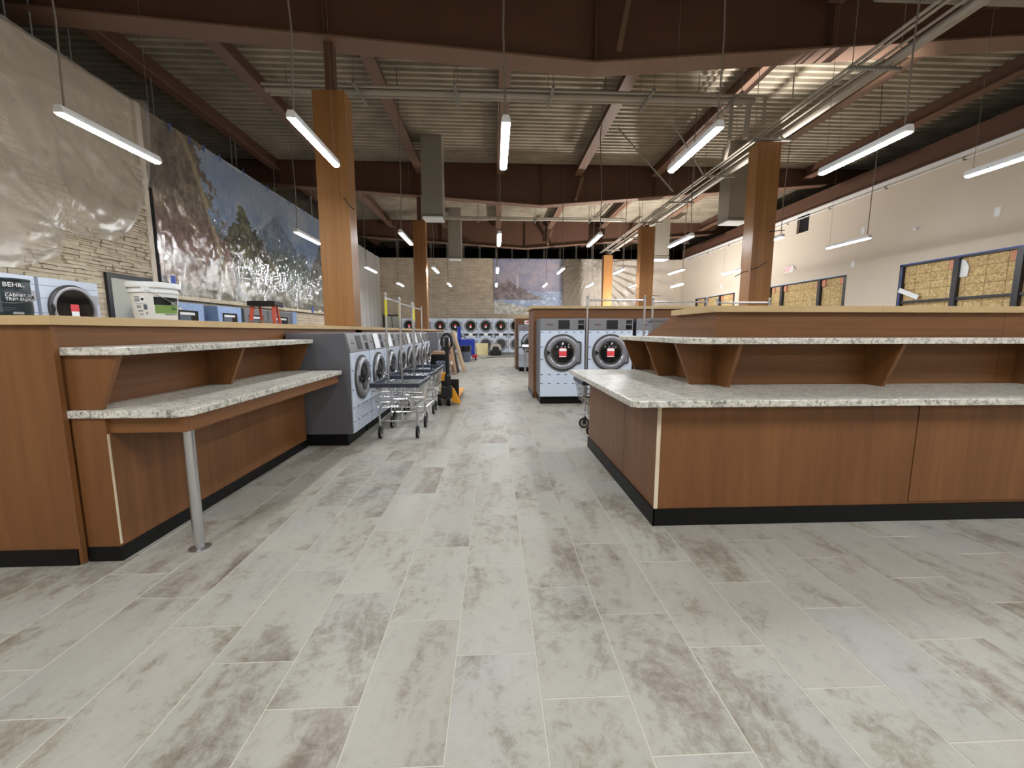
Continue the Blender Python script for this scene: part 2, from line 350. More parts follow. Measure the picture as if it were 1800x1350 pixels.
# partition walls (they stop below the deck) and the dark shell behind them
wl = struct(MB().box(X0-.15, X0, YF, YB+.15, 0, ZW).build('wall_left', 'stone_y'))
wb = struct(MB().box(X0-.15, 10.9, YB, YB+.15, 0, ZW).build('wall_back', 'stone_x'))
wr = struct(MB().box(X1, X1+.12, YF, 8.2, 0, ZW).box(X1, X1+.12, 11.32, 13.1, 0, ZW).box(X1, X1+.12, 16.85, 19.3, 0, ZW).box(X1, X1+.12, 23.1, YB+.15, 0, ZW)
    .box(X1, X1+.12, 8.2, 11.32, 3.13, ZW).box(X1, X1+.12, 13.1, 14.95, 3.13, ZW).box(X1, X1+.12, 15.55, 16.85, 3.13, ZW).box(X1, X1+.12, 14.95, 15.55, 3.13, 4.92).box(X1, X1+.12, 19.3, 23.1, 3.13, ZW)
    .box(X1, X1+.12, 8.2, 11.32, 0, .9).box(X1, X1+.12, 13.1, 16.85, 0, .9).box(X1, X1+.12, 19.3, 23.1, 0, .9).build('wall_right', 'wall_paint'))
struct(MB().box(10.9, X1, YB-.02, YB+.15, 0, ZW).build('wall_back_return', 'wall_paint'))
struct(MB().box(X0-.15, X1+.12, YF-.12, YF, 0, DECK).build('wall_front', 'wall_paint'))
struct(MB().box(-9.7, -9.6, YF, 29, 0, DECK+.2).box(15.6, 15.7, YF, 29, 0, DECK+.2).box(-9.6, 15.6, 29, 29.1, 0, DECK+.2).box(-9.6, X0-.15, YF-.1, YF, 0, DECK).box(X1+.12, 15.6, YF-.1, YF, 0, DECK).build('wall_outer', 'void'))
struct(MB().box(X1-.03, X1, YF, YB, ZW-.07, ZW+.02).build('trim_1', 'white'))
struct(MB().box(X0+.005, X0+.05, 8.725, 8.83, 2.0, 4.1).build('trim_4', 'void'))
tag(MB().box(X1, X1+.14, YF, YB+.1, ZW+.02, 6.12).box(X1-.08, X1+.14, YF, YB+.1, ZW+.02, ZW+.045).build('edge_beam', 'beam'), 'brown edge beam resting on top of the right wall', 'beam')

# single ledgestones where the wall shows bare near the left edge
sm = []
for k in range(6):
    mb = MB(); wd, h, p = 1, 1, .045
    xs = [-.5, -.5+.12*random.random(), .5-.12*random.random(), .5]
    mb.prism([(-.5, -.48), (.5, -.48+.1*random.random()), (.5, .46), (.1, .5), (-.5, .44)], 'x', 0, 1)
    sm.append(mb)
smesh = []
for k, mb in enumerate(sm):
    o = mb.build('stone', 'stone_piece'); smesh.append(o.data); bpy.data.objects.remove(o)
EDGE = [(2.5, 2.1), (4.5, 2.05), (5.96, 2.15), (6.3, 2.27), (6.6, 2.43), (6.8, 2.7), (6.88, 2.86), (7.0, 2.80), (7.2, 2.80), (7.5, 2.83), (7.75, 2.95), (8.02, 3.24), (8.24, 3.57), (8.42, 3.99), (8.52, 4.6), (8.58, 5.5)]
def zb_(y):      # lower edge of the plastic hung over the stone
    for (a, b_), (c, d) in zip(EDGE, EDGE[1:]):
        if a <= y <= c: return b_+(d-b_)*(y-a)/(c-a)
    return 5.5
z = 2.05; cnt = 0; jr = random.Random(3)
while z < 4.6 and cnt < 298:
    h = jr.uniform(.035, .085); y = 5.35+jr.uniform(0, .2)
    while y < 8.58 and cnt < 298:
        l = min(jr.choice((jr.uniform(.1, .25), jr.uniform(.2, .5))), 8.64-y)
        if l > .06 and z < zb_(y+l/2)+.22 and not (y+l > 7.6 and z < 2.345):
            hh_ = h*jr.choice((1, 1, .55)); o = link('stone', smesh[jr.randrange(6)], wl); o.location = (X0, y+l/2, z+hh_/2); o.scale = (jr.uniform(.012, .075), l-jr.uniform(.004, .014), hh_-.006)
            o.rotation_euler = (jr.uniform(-.035, .035), 0, jr.uniform(-.04, .04)); cnt += 1
            if hh_ < h*.8 and cnt < 298:
                o = link('stone', smesh[jr.randrange(6)], wl); o.location = (X0, y+l/2, z+hh_+(h-hh_)/2); o.scale = (jr.uniform(.012, .06), l-.01, h-hh_-.004); cnt += 1
        y += l
    z += h
struct(MB().box(X0, X0+.06, 8.60, 8.72, 0, ZW).build('trim_2', 'wall_paint'))

# ------------------------------------------------------------------ steel: girders, joists, columns
GY = [(-.38, .02), (7.085, 7.48), (14.57, 14.9), (21.9, 22.22)]
def gz(x): return 5.55+((1.65-x)*.063 if x < 1.65 else (x-1.65)*.083)
GL = ['out of view above the camera', 'deep brown girder crossing the top of the picture', 'brown girder behind the first pair of grey ducts', 'far brown girder just above the back wall']
for gi, (ya, yb) in enumerate(GY):
    ym = (ya+yb)/2
    t = thing('roof_girder', (1.65, ym, 5.55), GL[gi] if gi else 'brown roof girder above the camera', 'girder', 'fish-bellied roof girders')
    L_, R_ = -9.5, 15.5
    prof = [(L_, gz(L_)+.03), (1.65, 5.58), (R_, gz(R_)+.03), (R_, DECK), (L_, DECK)]
    MB().prism(prof, 'y', ym-.02, ym+.02).build('web', 'beam', t)
    MB().prism([(L_, gz(L_)), (1.65, 5.55), (1.65, 5.58), (L_, gz(L_)+.03)], 'y', ya, yb).prism([(1.65, 5.55), (R_, gz(R_)), (R_, gz(R_)+.03), (1.65, 5.58)], 'y', ya, yb).build('bottom_flange', 'beam_lit', t)
    MB().box(L_, R_, ya+.05, yb-.05, DECK-.03, DECK-.002).build('top_flange', 'beam', t)
    for sx in (1.65, -2.6, 5.55):
        MB().box(sx-.012, sx+.012, ya+.04, yb-.04, gz(sx)+.03, DECK-.03).build('stiffener', 'beam', t)
    if gi in (2, 3): MB().prism([(2.95, 6.45), (3.07, 6.45), (2.85, 5.72), (2.75, 5.72)], 'y', ya-.1, ya-.04).build('knee_brace', 'beam_lit', t)
JX = [-7.05, -5.1, -2.4, .26, 2.88, 5.5, 8.15, 10.8]
bays = [(YF, -.38), (.02, 7.085), (7.48, 14.57), (14.9, 21.9), (22.22, 29)]
jname = ['first', 'second', 'third', 'fourth', 'fifth', 'sixth', 'seventh', 'eighth', 'ninth']
bname = ['behind the camera', 'above the near counters', 'between the near and middle girders', 'between the middle and far girders', 'beyond the far girder']
for bi, (ya, yb) in enumerate(bays):
    if bi == 0: continue
    for ji, jx in enumerate(JX):
        t = thing('roof_joist', (jx, ya, 6.52), f'brown roof joist {bname[bi]}, {jname[ji]} from the left', 'joist', 'brown roof joists')
        MB().box(jx-.012, jx+.012, ya, yb, 6.535, DECK-.002).build('web', 'beam', t)
        MB().box(jx-.13, jx+.13, ya, yb, 6.52, 6.545).build('bottom_flange', 'beam_lit', t)
def column(name, x0, x1, y0, y1, top, label, z0=0, wires=()):
    t = thing(name, ((x0+x1)/2, (y0+y1)/2, z0), label, 'column', 'wood-clad columns')
    MB().box(x0, x1, y0, y1, z0, top).build('cladding', 'wood_col', t, bevel=.006)
    xm, ym = (x0+x1)/2, (y0+y1)/2
    MB().box(xm-.07, xm+.07, ym-.07, ym+.07, top, gz(xm)+.02 if abs(ym-7.28) < .4 or abs(ym-14.73) < .4 else top+.08).build('steel_post', 'beam', t)
    for pts in wires: MB().tube(pts, .009, 6).build('wire_end', 'cable_dark', t, smooth=True)
    return t
column('column', -2.83, -2.33, 7.1, 7.45, 5.06, 'wood-clad column rising beside the left washers, nearest to the camera', wires=[[(-2.42, 7.1, 3.43), (-2.38, 7.03, 3.42), (-2.3, 7.06, 3.3), (-2.25, 7.1, 3.27)]])
column('column', -2.72, -2.30, 14.6, 14.95, 5.03, 'dark wood column behind the upright cart poles on the left', wires=[[(-2.31, 14.6, 2.95), (-2.25, 14.5, 2.92), (-2.15, 14.5, 2.8)]])
column('column', 5.36, 5.82, 8.6, 8.95, 5.1, 'tall wood column on the right, in front of the boarded windows', wires=[[(5.3, 8.6, 2.55), (5.15, 8.5, 2.52), (4.95, 8.45, 2.42)], [(5.36, 8.6, 2.58), (5.45, 8.5, 2.62), (5.6, 8.45, 2.72)], [(5.7, 8.6, 3.35), (5.85, 8.5, 3.35), (5.95, 8.5, 3.36)]])
column('column', 5.33, 5.84, 15.2, 15.55, 5.06, 'dark wood column behind the second right island', wires=[[(5.33, 15.2, 2.9), (5.25, 15.1, 2.84), (5.15, 15.1, 2.78)], [(5.84, 15.2, 2.62), (5.95, 15.1, 2.6), (6.1, 15.1, 2.6)]])
column('column', 5.42, 5.86, 20.6, 20.95, 5.03, 'bright orange-lit wood column nearest the back wall')

# ------------------------------------------------------------------ pendant lights
LZ = 3.47
def pendant(x, y, label, group):
    t = thing('pendant_light', (x, y, LZ), label, 'light', group)
    MB().prism([(x-.047, LZ+.001), (x+.047, LZ+.001), (x+.047, LZ+.03), (x+.03, LZ+.075), (x-.03, LZ+.075), (x-.047, LZ+.03)], 'y', y-.62, y+.62).build('housing', 'white', t)
    MB().prism([(x-.044, LZ), (x-.026, LZ-.019), (x+.026, LZ-.019), (x+.044, LZ)], 'y', y-.61, y+.61).build('diffuser', 'lamp_on', t)
    j = random.Random(int(x*100+y*10))
    pts = [(x, y-.55, LZ+.07), (x+j.uniform(-.03, .03), y-.55, LZ+.9), (x+j.uniform(-.05, .05), y-.56, LZ+2.1), (x+j.uniform(-.04, .04), y-.56, DECK)]
    MB().tube(pts, .0095, 6, False).build('power_cord', 'cable', t, smooth=True)
    MB().tube([(x, y+.55, LZ+.07), (x, y+.55, DECK)], .0025, 4, False).build('hanging_wire', 'cable', t)
LX = [-4.33, -2.06, .14, 2.43, 4.55, 6.68, 8.77]
rows = [(5.23, 'nearest'), (10.2, 'second'), (15.2, 'third'), (19.8, 'farthest')]
for y, rn in rows:
    for i, x in enumerate(LX):
        if y < 6 and i == 6: continue
        pendant(x, y, f'glowing tube light in the {rn} row, {jname[i]} from the left wall', f'tube lights hanging in the {rn} row')
for y in (.26, -4.7):
    for x in LX: pendant(x, y, 'tube light hanging behind the camera', 'tube lights behind the camera')

# ------------------------------------------------------------------ ducts and pipes
def vent(x0, x1, y0, y1, zb, label):
    t = thing('air_duct', ((x0+x1)/2, (y0+y1)/2, zb), label, 'duct', 'vertical air ducts')
    MB().box(x0, x1, y0, y1, zb+.14, DECK-.002).build('duct_body', 'duct', t)
    MB().box(x0-.015, x1+.015, y0-.015, y1+.015, zb+.1, zb+.14).build('collar', 'duct', t)
    d = MB().prism([(x0, y0), (x1, y0), (x1, y1), (x0, y1)], 'z', zb+.03, zb+.1).build('grille_box', 'dark_grey', t)
    for k in range(3): MB().box(x0-.01, x1+.01, y0-.01, y1+.01, zb+.035+k*.022, zb+.045+k*.022).build('louver', 'duct', d)
    MB().box(x0+.01, x1-.01, y0+.01, y1-.01, zb, zb+.03).build('diffuser_plate', 'white', t)
    MB().tube([(x0, y0-.003, DECK-.3), ((x0+x1)/2, y0-.003, zb+1.0), (x1, y0-.003, DECK-.3)], .004, 4).build('cross_break', 'duct', t)
vent(-2.08, -1.48, 12.7, 13.3, 4.63, 'grey square duct hanging in front of the middle girder, left of the aisle')
vent(-2.06, -1.48, 19.7, 20.3, 4.63, 'smaller-looking grey duct on the left, ending over the back wall')
vent(7.1, 7.8, 12.7, 13.3, 4.63, 'grey duct partly behind the big right column')
vent(7.5, 8.15, 19.4, 20.0, 4.63, 'grey duct right of the dark column by the back wall')
def piperun(name, pts, r, label, mat='pipe', group=None, n=12):
    return tag(MB().tube(pts, r, n).build(name, mat, smooth=True), label, 'pipe', group)
G1 = 'pipes crossing between the girders'
piperun('water_pipe', [(-4.2, 8.3, 5.77), (5.3, 8.3, 5.77)], .026, 'thin pipe of the bundle crossing below the roof joists', group=G1)
piperun('water_pipe', [(-4.2, 8.45, 5.76), (5.1, 8.45, 5.76)], .06, 'thick pipe of the bundle crossing below the roof joists', group=G1)
piperun('water_pipe', [(-4.2, 8.62, 5.77), (4.95, 8.62, 5.77)], .036, 'medium pipe of the bundle crossing below the roof joists', group=G1)
G2 = 'pipes running to the back wall along the right columns'
for px, pr, lb in ((5.36, .024, 'left thin pipe'), (5.46, .024, 'right thin pipe'), (5.66, .02, 'slim pipe in the middle'), (5.86, .075, 'thick pipe')):
    piperun('supply_pipe', [(px, .2, 5.24), (px, 21.2, 5.24)], pr, f'{lb} of the rack running down the right side to the back', group=G2)
piperun('drop_pipe', [(4.75, 8.62, 5.73), (4.75, 8.62, 5.12), (4.8, 8.75, 5.06), (5.27, 9.7, 5.2)], .04, 'bent pipe dropping left of the tall right column')
piperun('drop_pipe', [(5.0, 8.45, 5.7), (5.0, 8.5, 5.1)], .05, 'straight pipe dropping beside the tall right column')
piperun('drop_pipe', [(5.22, 8.3, 5.75), (5.22, 8.3, 5.24), (5.34, 8.3, 5.24)], .03, 'short pipe elbow dropping onto the rack')
piperun('cross_main', [(4.9, 5.6, 5.55), (12, 5.6, 5.55)], .075, 'fat pipe crossing at the top right corner above the rack', mat='duct')
piperun('cross_main', [(4.9, 5.4, 5.55), (5.3, 4.6, 5.55), (6.6, 1.5, 5.55)], .075, 'fat pipe turning towards the camera at the top right', mat='duct')
G3 = 'pipes crossing over the second columns'
piperun('water_pipe', [(-2.1, 17.2, 5.78), (5.2, 17.2, 5.78)], .05, 'far thick pipe crossing between the two far columns', group=G3)
piperun('water_pipe', [(-2.1, 17.05, 5.8), (5.3, 17.05, 5.8)], .026, 'far thin pipe crossing between the two far columns', group=G3)
def strut(a, b, label, hang=True):
    a, b = Vector(a), Vector(b); t = thing('strut_hanger', a, label, 'pipe hanger', 'slotted pipe hangers')
    d = (b-a).normalized(); s = d.cross(Vector((0, 0, 1)))*.022
    mb = MB(); mb.box(-.022, .022, 0, (b-a).length, -.02, .02); ang = math.atan2(-d.x, d.y)
    mb.xf(Matrix.Translation(a) @ Matrix.Rotation(ang, 4, 'Z')); mb.build('channel', 'zinc', t)
    n = int((b-a).length/.06); sl = MB()
    for k in range(n): sl.box(-.008, .008, .02+k*.06, .05+k*.06, -.0215, -.019)
    sl.xf(Matrix.Translation(a) @ Matrix.Rotation(ang, 4, 'Z')); sl.build('slots', 'black', t)
    for p in (a+d*.03, b-d*.03): MB().tube([p, (p.x, p.y, DECK)], .006, 5, False).build('threaded_rod', 'zinc', t)
for i, x in enumerate((-2.46, -.68, 1.1, 2.95, 4.6)):
    strut((x, 8.0, 5.68), (x, 8.78, 5.68), f'slotted hanger under the crossing pipes, {jname[i]} from the left')
for i, y in enumerate((6.35, 8.62, 10.6, 12.7, 15.0, 17.4, 20.0)):
    strut((5.24, y, 5.14), (6.02, y, 5.14), f'slotted hanger under the right pipe rack, {ORD[i]} from the camera')
for i, x in enumerate((-.6, 1.7, 3.9)):
    strut((x, 16.9, 5.7), (x, 17.4, 5.7), f'small far hanger of the crossing pipes, {jname[i]} from the left')
for i, (a, b_) in enumerate((((3.2, 11.2, 6.5), (4.9, 11.6, 5.1)), ((4.4, 10.55, 6.3), (5.2, 10.55, 5.16)))):
    tag(MB().tube([a, b_], .022, 6).build('diagonal_brace', 'zinc'), ['long thin diagonal brace near the fourth tube light', 'short diagonal brace reaching the right pipe rack'][i], 'brace')
tag(MB().box(1.95, 2.03, 6.98, 7.05, 5.7, 6.9).xf(Matrix.Translation((1.98, 7, 5.7)) @ Matrix.Rotation(.18, 4, 'Y') @ Matrix.Translation((-1.98, -7, -5.7))).build('girder_strap', 'beam_lit'), 'slanting brown strap on the near girder at the top edge', 'strap')
# dark void above the partitions: studs and rods
for k in range(17):
    tag(MB().box(-5.9+k*1.0, -5.78+k*1.0, 26.3, 26.42, 4.0, 6.88).build('wall_stud', 'zinc'), 'pale steel stud in the dark gap above the back wall', 'stud', 'studs above the back wall')
for k, (px, y) in enumerate(((-7.0, 5.75), (-7.0, 6.85), (-7.0, 7.2), (-7.1, 7.9), (-7.1, 9.6), (-7.1, 12.2), (-7.1, 12.4), (-7.1, 14.4), (-7.1, 17.1), (-7.1, 17.8))):
    tag(MB().tube([(px, y, 5.0), (px+.02, y-.01, 6.88)], .014 if k < 8 else .05, 6).build('conduit_rod', 'zinc', smooth=True), 'thin grey rod in the dark gap above the left wall', 'rod', 'rods above the left wall')

# ------------------------------------------------------------------ left divider wall with folding counter
t = thing('divider_wall', (-2.5, 2.3, 0), 'long wood-clad divider wall with maple cap on the left', 'divider')
p = MB().box(-4.6, -2.31, 2.27, 2.3, .005, 1.34).build('end_panel', 'wood_v', t, bevel=.001)
MB().box(-4.6, -2.325, 2.261, 2.27, .003, .096).build('kick_strip', 'black_rubber', t, bevel=.002)
MB().box(-2.6, -2.34, 2.3, 19.6, 0, 1.335).build('core', 'wood_v', t); MB().box(-4.6, -2.6, 2.3, 2.58, 0, 1.335).build('end_core', 'wood_v', t)
ys = [2.302, 4.75, 7.2, 9.65, 12.1, 14.5, 17.0, 19.6]
for a, b_ in zip(ys, ys[1:]): MB().box(-2.34, -2.33, a+.001, b_-.001, .835, 1.335).build('band_panel', 'wood_hy', t)
ys = [2.245, 3.56, 4.84, 7.3, 9.7, 12.2, 14.6, 17.1, 19.65]
for a, b_ in zip(ys, ys[1:]): MB().box(-2.75, -2.285, a+.0008, b_-.0008, 1.335, 1.384).build('cap_board', 'maple', t, bevel=.0015)
MB().box(-4.6, -2.7515, 2.245, 2.7, 1.335, 1.384).build('cap_board', 'maple', t, bevel=.0015)
for yb in (2.32, 3.44, 4.61):
    MB().prism([(-2.33, 1.172), (-2.03, 1.172), (-2.155, .874), (-2.33, .874)], 'y', yb, yb+.03).build('shelf_bracket', 'wood_v', t, bevel=.001)
def slab(name, poly, z0, z1, label, cat='countertop'):
    o = MB().prism(poly, 'z', z0, z1).build(name, 'granite', bevel=.006, seg=2); return tag(o, label, cat)
slab('granite_shelf', [(-2.329, 2.3), (-2.03, 2.3), (-1.99, 2.34), (-1.99, 4.655), (-2.329, 4.655)], 1.173, 1.216, 'narrow upper granite shelf on brackets, left side', 'shelf')
ct = thing('granite_counter', (-1.785, 2.43, 0), 'lower speckled granite folding counter on a steel leg, left side', 'countertop')
MB().prism([(-2.329, 2.295), (-1.75, 2.295), (-1.69, 2.355), (-1.69, 4.64), (-2.329, 4.64)], 'z', .83, .873).build('slab', 'granite', ct, bevel=.006)
MB().box(-2.128, -1.722, 2.33, 2.35, .742, .8295).build('apron', 'wood_hx', ct); MB().box(-1.742, -1.722, 2.351, 4.6, .742, .8295).build('apron', 'wood_hy', ct)
lg = MB().lathe([(.029, .04), (.029, .735), (.04, .7355), (.04, .741)], 20, 'z', (-1.785, 2.43, 0)).build('leg', 'steel', ct, smooth=True)
MB().lathe([(.058, 0), (.058, .006), (.03, .014), (.022, .02), (.022, .045)], 20, 'z', (-1.785, 2.43, 0)).build('foot_plate', 'steel', lg, smooth=True)
t = thing('base_cabinet', (-2.23, 2.4, 0), 'wood base panel box under the left granite counter', 'cabinet')
MB().box(-2.329, -2.14, 2.32, 4.66, 0, .829).build('core', 'wood_v', t)
MB().box(-2.305, -2.13, 2.308, 2.32, .085, .829).build('front_panel', 'wood_v', t); MB().box(-2.14, -2.128, 2.3205, 4.66, .085, .829).build('side_panel', 'wood_v', t)
MB().box(-2.1295, -2.1265, 2.3075, 2.3195, .1, .738).build('plywood_edge', 'ply', t)
MB().box(-2.305, -2.128, 2.301, 2.308, .002, .086).box(-2.128, -2.121, 2.301, 4.66, .002, .086).build('kick_strip', 'black_rubber', t)

# ------------------------------------------------------------------ right island: cabinet, counters, knee wall
t = thing('island_cabinet', (1.07, 2.6, 0), 'wide wood island base with black kick strip on the right', 'cabinet')
MB().box(1.09, 7.4, 2.62, 4.53, 0, .829).build('core', 'wood_v', t)
for a, b_ in ((1.092, 2.848), (4.6, 7.4)): MB().box(a, b_, 2.6, 2.62, .118, .829).build('front_panel', 'wood_v', t, bevel=.001)
MB().box(2.856, 4.592, 2.6, 2.62, .137, .829).build('access_panel', 'wood_v', t, bevel=.001); MB().box(2.848, 4.6, 2.606, 2.62, .118, .134).build('front_rail', 'wood_hx', t)
for a, b_ in ((2.6, 3.276), (3.283, 3.898), (3.901, 4.53)): MB().box(1.07, 1.09, a, b_, .118, .829).build('side_panel', 'wood_v', t, bevel=.001)
MB().box(1.066, 1.092, 2.596, 2.6, .12, .828).build('plywood_edge', 'ply', t)
MB().box(1.062, 7.4, 2.588, 2.6, .002, .118).box(1.058, 1.07, 2.588, 4.53, .002, .118).build('kick_strip', 'black_rubber', t)
for x, z in ((3.73, .27), (3.69, .74)): MB().prism([(x-.02, z), (x-.01, z-.018), (x+.012, z-.015), (x+.02, z+.004), (x+.006, z+.018), (x-.012, z+.014)], 'y', 2.5985, 2.6).build('blue_mark', 'tape_blue', t)
slab('granite_counter', [(.855, 4.64), (.855, 2.51), (.89, 2.475), (7.4, 2.475), (7.4, 3.249), (1.769, 3.249), (1.769, 4.64)], .83, .873, 'L-shaped lower granite counter on the right island')
slab('granite_shelf', [(1.42, 4.66), (1.42, 3.0), (1.52, 2.9), (7.4, 2.9), (7.4, 3.249), (1.769, 3.249), (1.769, 4.66)], 1.21, 1.254, 'L-shaped upper granite shelf on brackets, right island', 'shelf')
t = thing('knee_wall', (1.77, 3.25, 0), 'L-shaped wood knee wall with maple cap behind the right counter', 'divider')
MB().box(1.78, 7.4, 3.26, 3.7, .83, 1.453).build('core', 'wood_hx', t)
MB().prism([(3.7, .83), (4.73, .83), (4.73, 1.256), (4.05, 1.453), (3.7, 1.453)], 'x', 1.78, 2.15).build('side_core', 'wood_hy', t)
for a, b_ in ((1.77, 4.2), (4.203, 7.4)): MB().box(a, b_, 3.25, 3.26, .874, 1.453).build('face_panel', 'wood_hx', t)
MB().prism([(3.2605, .874), (4.73, .874), (4.73, 1.256), (4.05, 1.453), (3.2605, 1.453)], 'x', 1.77, 1.78).build('side_panel', 'wood_hy', t)
MB().box(1.766, 1.8, 3.246, 3.25, 1.256, 1.45).build('corner_trim', 'wood_v', t)
for a, b_ in ((1.72, 3.1), (3.1015, 5.4), (5.4015, 7.4)): MB().box(a, b_, 3.2, 3.76, 1.453, 1.503).build('cap_board', 'maple', t, bevel=.0015)
MB().box(1.72, 2.2, 3.7615, 3.98, 1.453, 1.503).build('cap_board', 'maple', t, bevel=.0015)
for y in (3.27, 3.93, 4.6): MB().prism([(1.77, 1.209), (1.46, 1.209), (1.6, .874), (1.77, .874)], 'y', y, y+.03).build('shelf_bracket', 'wood_v', t, bevel=.001)
for x in (1.79, 3.04, 4.35, 5.7): MB().prism([(3.25, 1.209), (2.94, 1.209), (3.08, .874), (3.25, .874)], 'x', x, x+.03).build('shelf_bracket', 'wood_v', t, bevel=.001)
tag(MB().box(1.84, 2.18, 4.76, 4.88, 0, 1.42).box(1.82, 2.2, 4.75, 4.9, 1.42, 1.455).build('metal_cabinet', 'washer_grey', bevel=.004), 'slim grey metal cabinet end behind the right knee wall', 'cabinet')

# ------------------------------------------------------------------ washers
def arc(cx, cz, r, a0, a1, n): return [(cx+r*math.cos(a0+(a1-a0)*k/n), cz+r*math.sin(a0+(a1-a0)*k/n)) for k in range(n+1)]
def make_washer(w, d, h, zp, zc, R, label, sticker, slope):
    t = thing('washer', (0, 0, 0), label, 'washer'); hw = w/2; kz = .135
    top = h
    MB().prism([(0.004, kz), (0.004, zp), (slope+.004, top), (d, top), (d, kz)], 'x', -hw+.004, hw-.004).build('cabinet', 'washer_side', t, bevel=.004)
    MB().box(-hw+.02, hw-.02, .07, d-.01, 0, kz).build('plinth', 'black_rubber', t)
    MB().box(-hw+.006, hw-.006, -.012, .004, kz+.01, zp-.004).build('front_panel', 'film', t, bevel=.004)
    cp = MB().prism([(-.012, zp), (-.012+slope, top-.012), (.02+slope, top-.004), (.02, zp)], 'x', -hw+.004, hw-.004).build('control_panel', 'washer_grey', t, bevel=.003)
    def on(x0, x1, z0, z1, th):
        f = lambda z: -.012+slope*(z-zp)/(top-.012-zp)
        return MB().prism([(f(z0)-th, z0), (f(z1)-th, z1), (f(z1)+.002, z1), (f(z0)+.002, z0)], 'x', x0, x1)
    ph = top-zp
    on(-.08*w/.8, .12*w/.8, zp+.1*ph, top-.14*ph, .004).build('display', 'black', cp)
    on(.27*w/.8, .375*w/.8, zp+.55*ph, top-.12*ph, .004).build('coin_slot', 'black', cp); on(.27*w/.8, .375*w/.8, zp+.08*ph, zp+.45*ph, .004).build('card_slot', 'glass_dark', cp)
    on(-.30*w/.8, -.17*w/.8, zp+.42*ph, zp+.5*ph, .001).build('brand_mark', 'dark_grey', cp); on(-.25*w/.8, -.22*w/.8, zp+.58*ph, zp+.64*ph, .001).build('brand_dot', 'red_ink', cp)
    # gasket plate: circle with a hinge block on the right
    a = math.asin(.62); pl = arc(0, zc, R, a, 2*PI-a, 40)
    bx = min(R*1.02, hw-.035); pl += [(bx-.03, zc-R*.62), (bx, zc-R*.55), (bx, zc+R*.55), (bx-.03, zc+R*.62)]
    MB().prism(pl, 'y', -.03, -.010).build('gasket', 'dark_ring', t, bevel=.004)
    dr = MB().lathe([(R*.9, -.03), (R*.88, -.05), (R*.8, -.062), (R*.7, -.058), (R*.655, -.045), (R*.645, -.03)], 48, 'y', (0, 0, zc), caps=False).build('door', 'ring_grey', t, smooth=True)
    MB().lathe([(R*.65, -.034), (R*.62, -.026), (R*.4, -.042), (R*.12, -.05), (.001, -.05)], 40, 'y', (0, 0, zc), caps=False).build('glass', 'glass_dark', dr, smooth=True)
    MB().lathe([(R*.665, -.047), (R*.65, -.052), (R*.635, -.047)], 40, 'y', (0, 0, zc), caps=False).build('chrome_ring', 'chrome', dr, smooth=True)
    MB().box(R*.62, bx-.03, -.046, -.03, zc-R*.5, zc+R*.5).build('hinge_cover', 'ring_grey', t, bevel=.006)
    MB().prism([(-R*.86, zc+R*.14), (-R*.64, zc), (-R*.86, zc-R*.14)], 'y', -.075, -.05).build('handle', 'black', dr, bevel=.003)
    if sticker:
        s = MB().prism([(-.065, zc-.08), (.065, zc-.075), (.068, zc+.06), (.03, zc+.085), (-.035, zc+.085), (-.07, zc+.055)], 'y', -.0525, -.0515).build('sticker', 'red_label', dr)
        MB().box(-.062, .06, -.0532, -.0525, zc+.03, zc+.075).build('sticker_top', 'paper', s); MB().box(-.06, .058, -.0532, -.0525, zc-.075, zc-.06).build('sticker_foot', 'paper', s)
    mk = MB()
    for z in (zc+R+.03, zc+.1, zc-.12, zc-R-.06, zc-R-.22):
        for x in (-hw+.03, -hw+.17, -hw+.33, 0.0+.06, hw-.2, hw-.07):
            if kz+.03 < z < zp-.03 and (abs(x) > R*1.05+.02 or abs(z-zc) > R+.015): mk.prism([(x-.026, z-.008), (x+.026, z-.008), (x+.02, z+.008), (x-.018, z+.008)], 'y', -.0128, -.0119)
    mk.build('film_print', 'ink', t)['kind'] = 'stuff'
    return t
def place(proto, state, loc, rz, label, group, skip=()):
    if not state: state.append(1); proto.location = loc; proto.rotation_euler = (0, 0, rz); proto['label'] = label; proto['group'] = group; return proto
    return dup(proto, loc, rz, label, group, skip)
big = make_washer(.80, .72, 1.53, 1.325, .93, .33, 'big washer', True, .0); sb = []
for i in range(6): place(big, sb, (1.215+i*.855, 7.28, 0), 0, f'large grey washer with blue film and red sticker, {ORD[i]} from the aisle' .replace('nearest', 'first')+' on the right', 'large washers facing the near counter')
for i in range(3): place(big, sb, (1.215+i*.855, 13.5, 0), 0, f'far large washer behind the small table, {ORD[i]} from the aisle'.replace('nearest', 'first'), 'large washers of the far right island')
small = make_washer(.70, .69, 1.285, 1.067, .76, .265, 'washer', False, .045); ss = []
PAPER = {1, 2, 4, 5, 6}
for i in range(8):
    o = place(small, ss, (-1.61, 4.672+.3575+i*.715, 0), PI/2, f'grey washer in the left row, {ORD[i]} to the camera' if i == 0 else f'grey washer in the left row, {ORD[i]} from the camera', 'washers in the near left row')
lefts = [o for o in COL.objects if o.name.startswith('washer') and o.get('group') == 'washers in the near left row']
pm = None
for i, o in enumerate(lefts):
    if i in PAPER:
        if pm is None:
            q = MB().prism([(-.024, 1.075), (-.024+.045, 1.275), (-.021+.045, 1.276), (-.021, 1.075)], 'x', -.10, .13); pp = q.build('paper_sheet', 'paper'); pm = pp.data
        else: pp = link('paper_sheet', pm)
        pp.parent = o
for i in range(6): dup(small, (-1.61, 12.15+.3575+i*.715, 0), PI/2, f'washer of the far left row behind the leaning boxes, {ORD[i]} from the camera'.replace('nearest', 'first'), 'washers in the far left row')
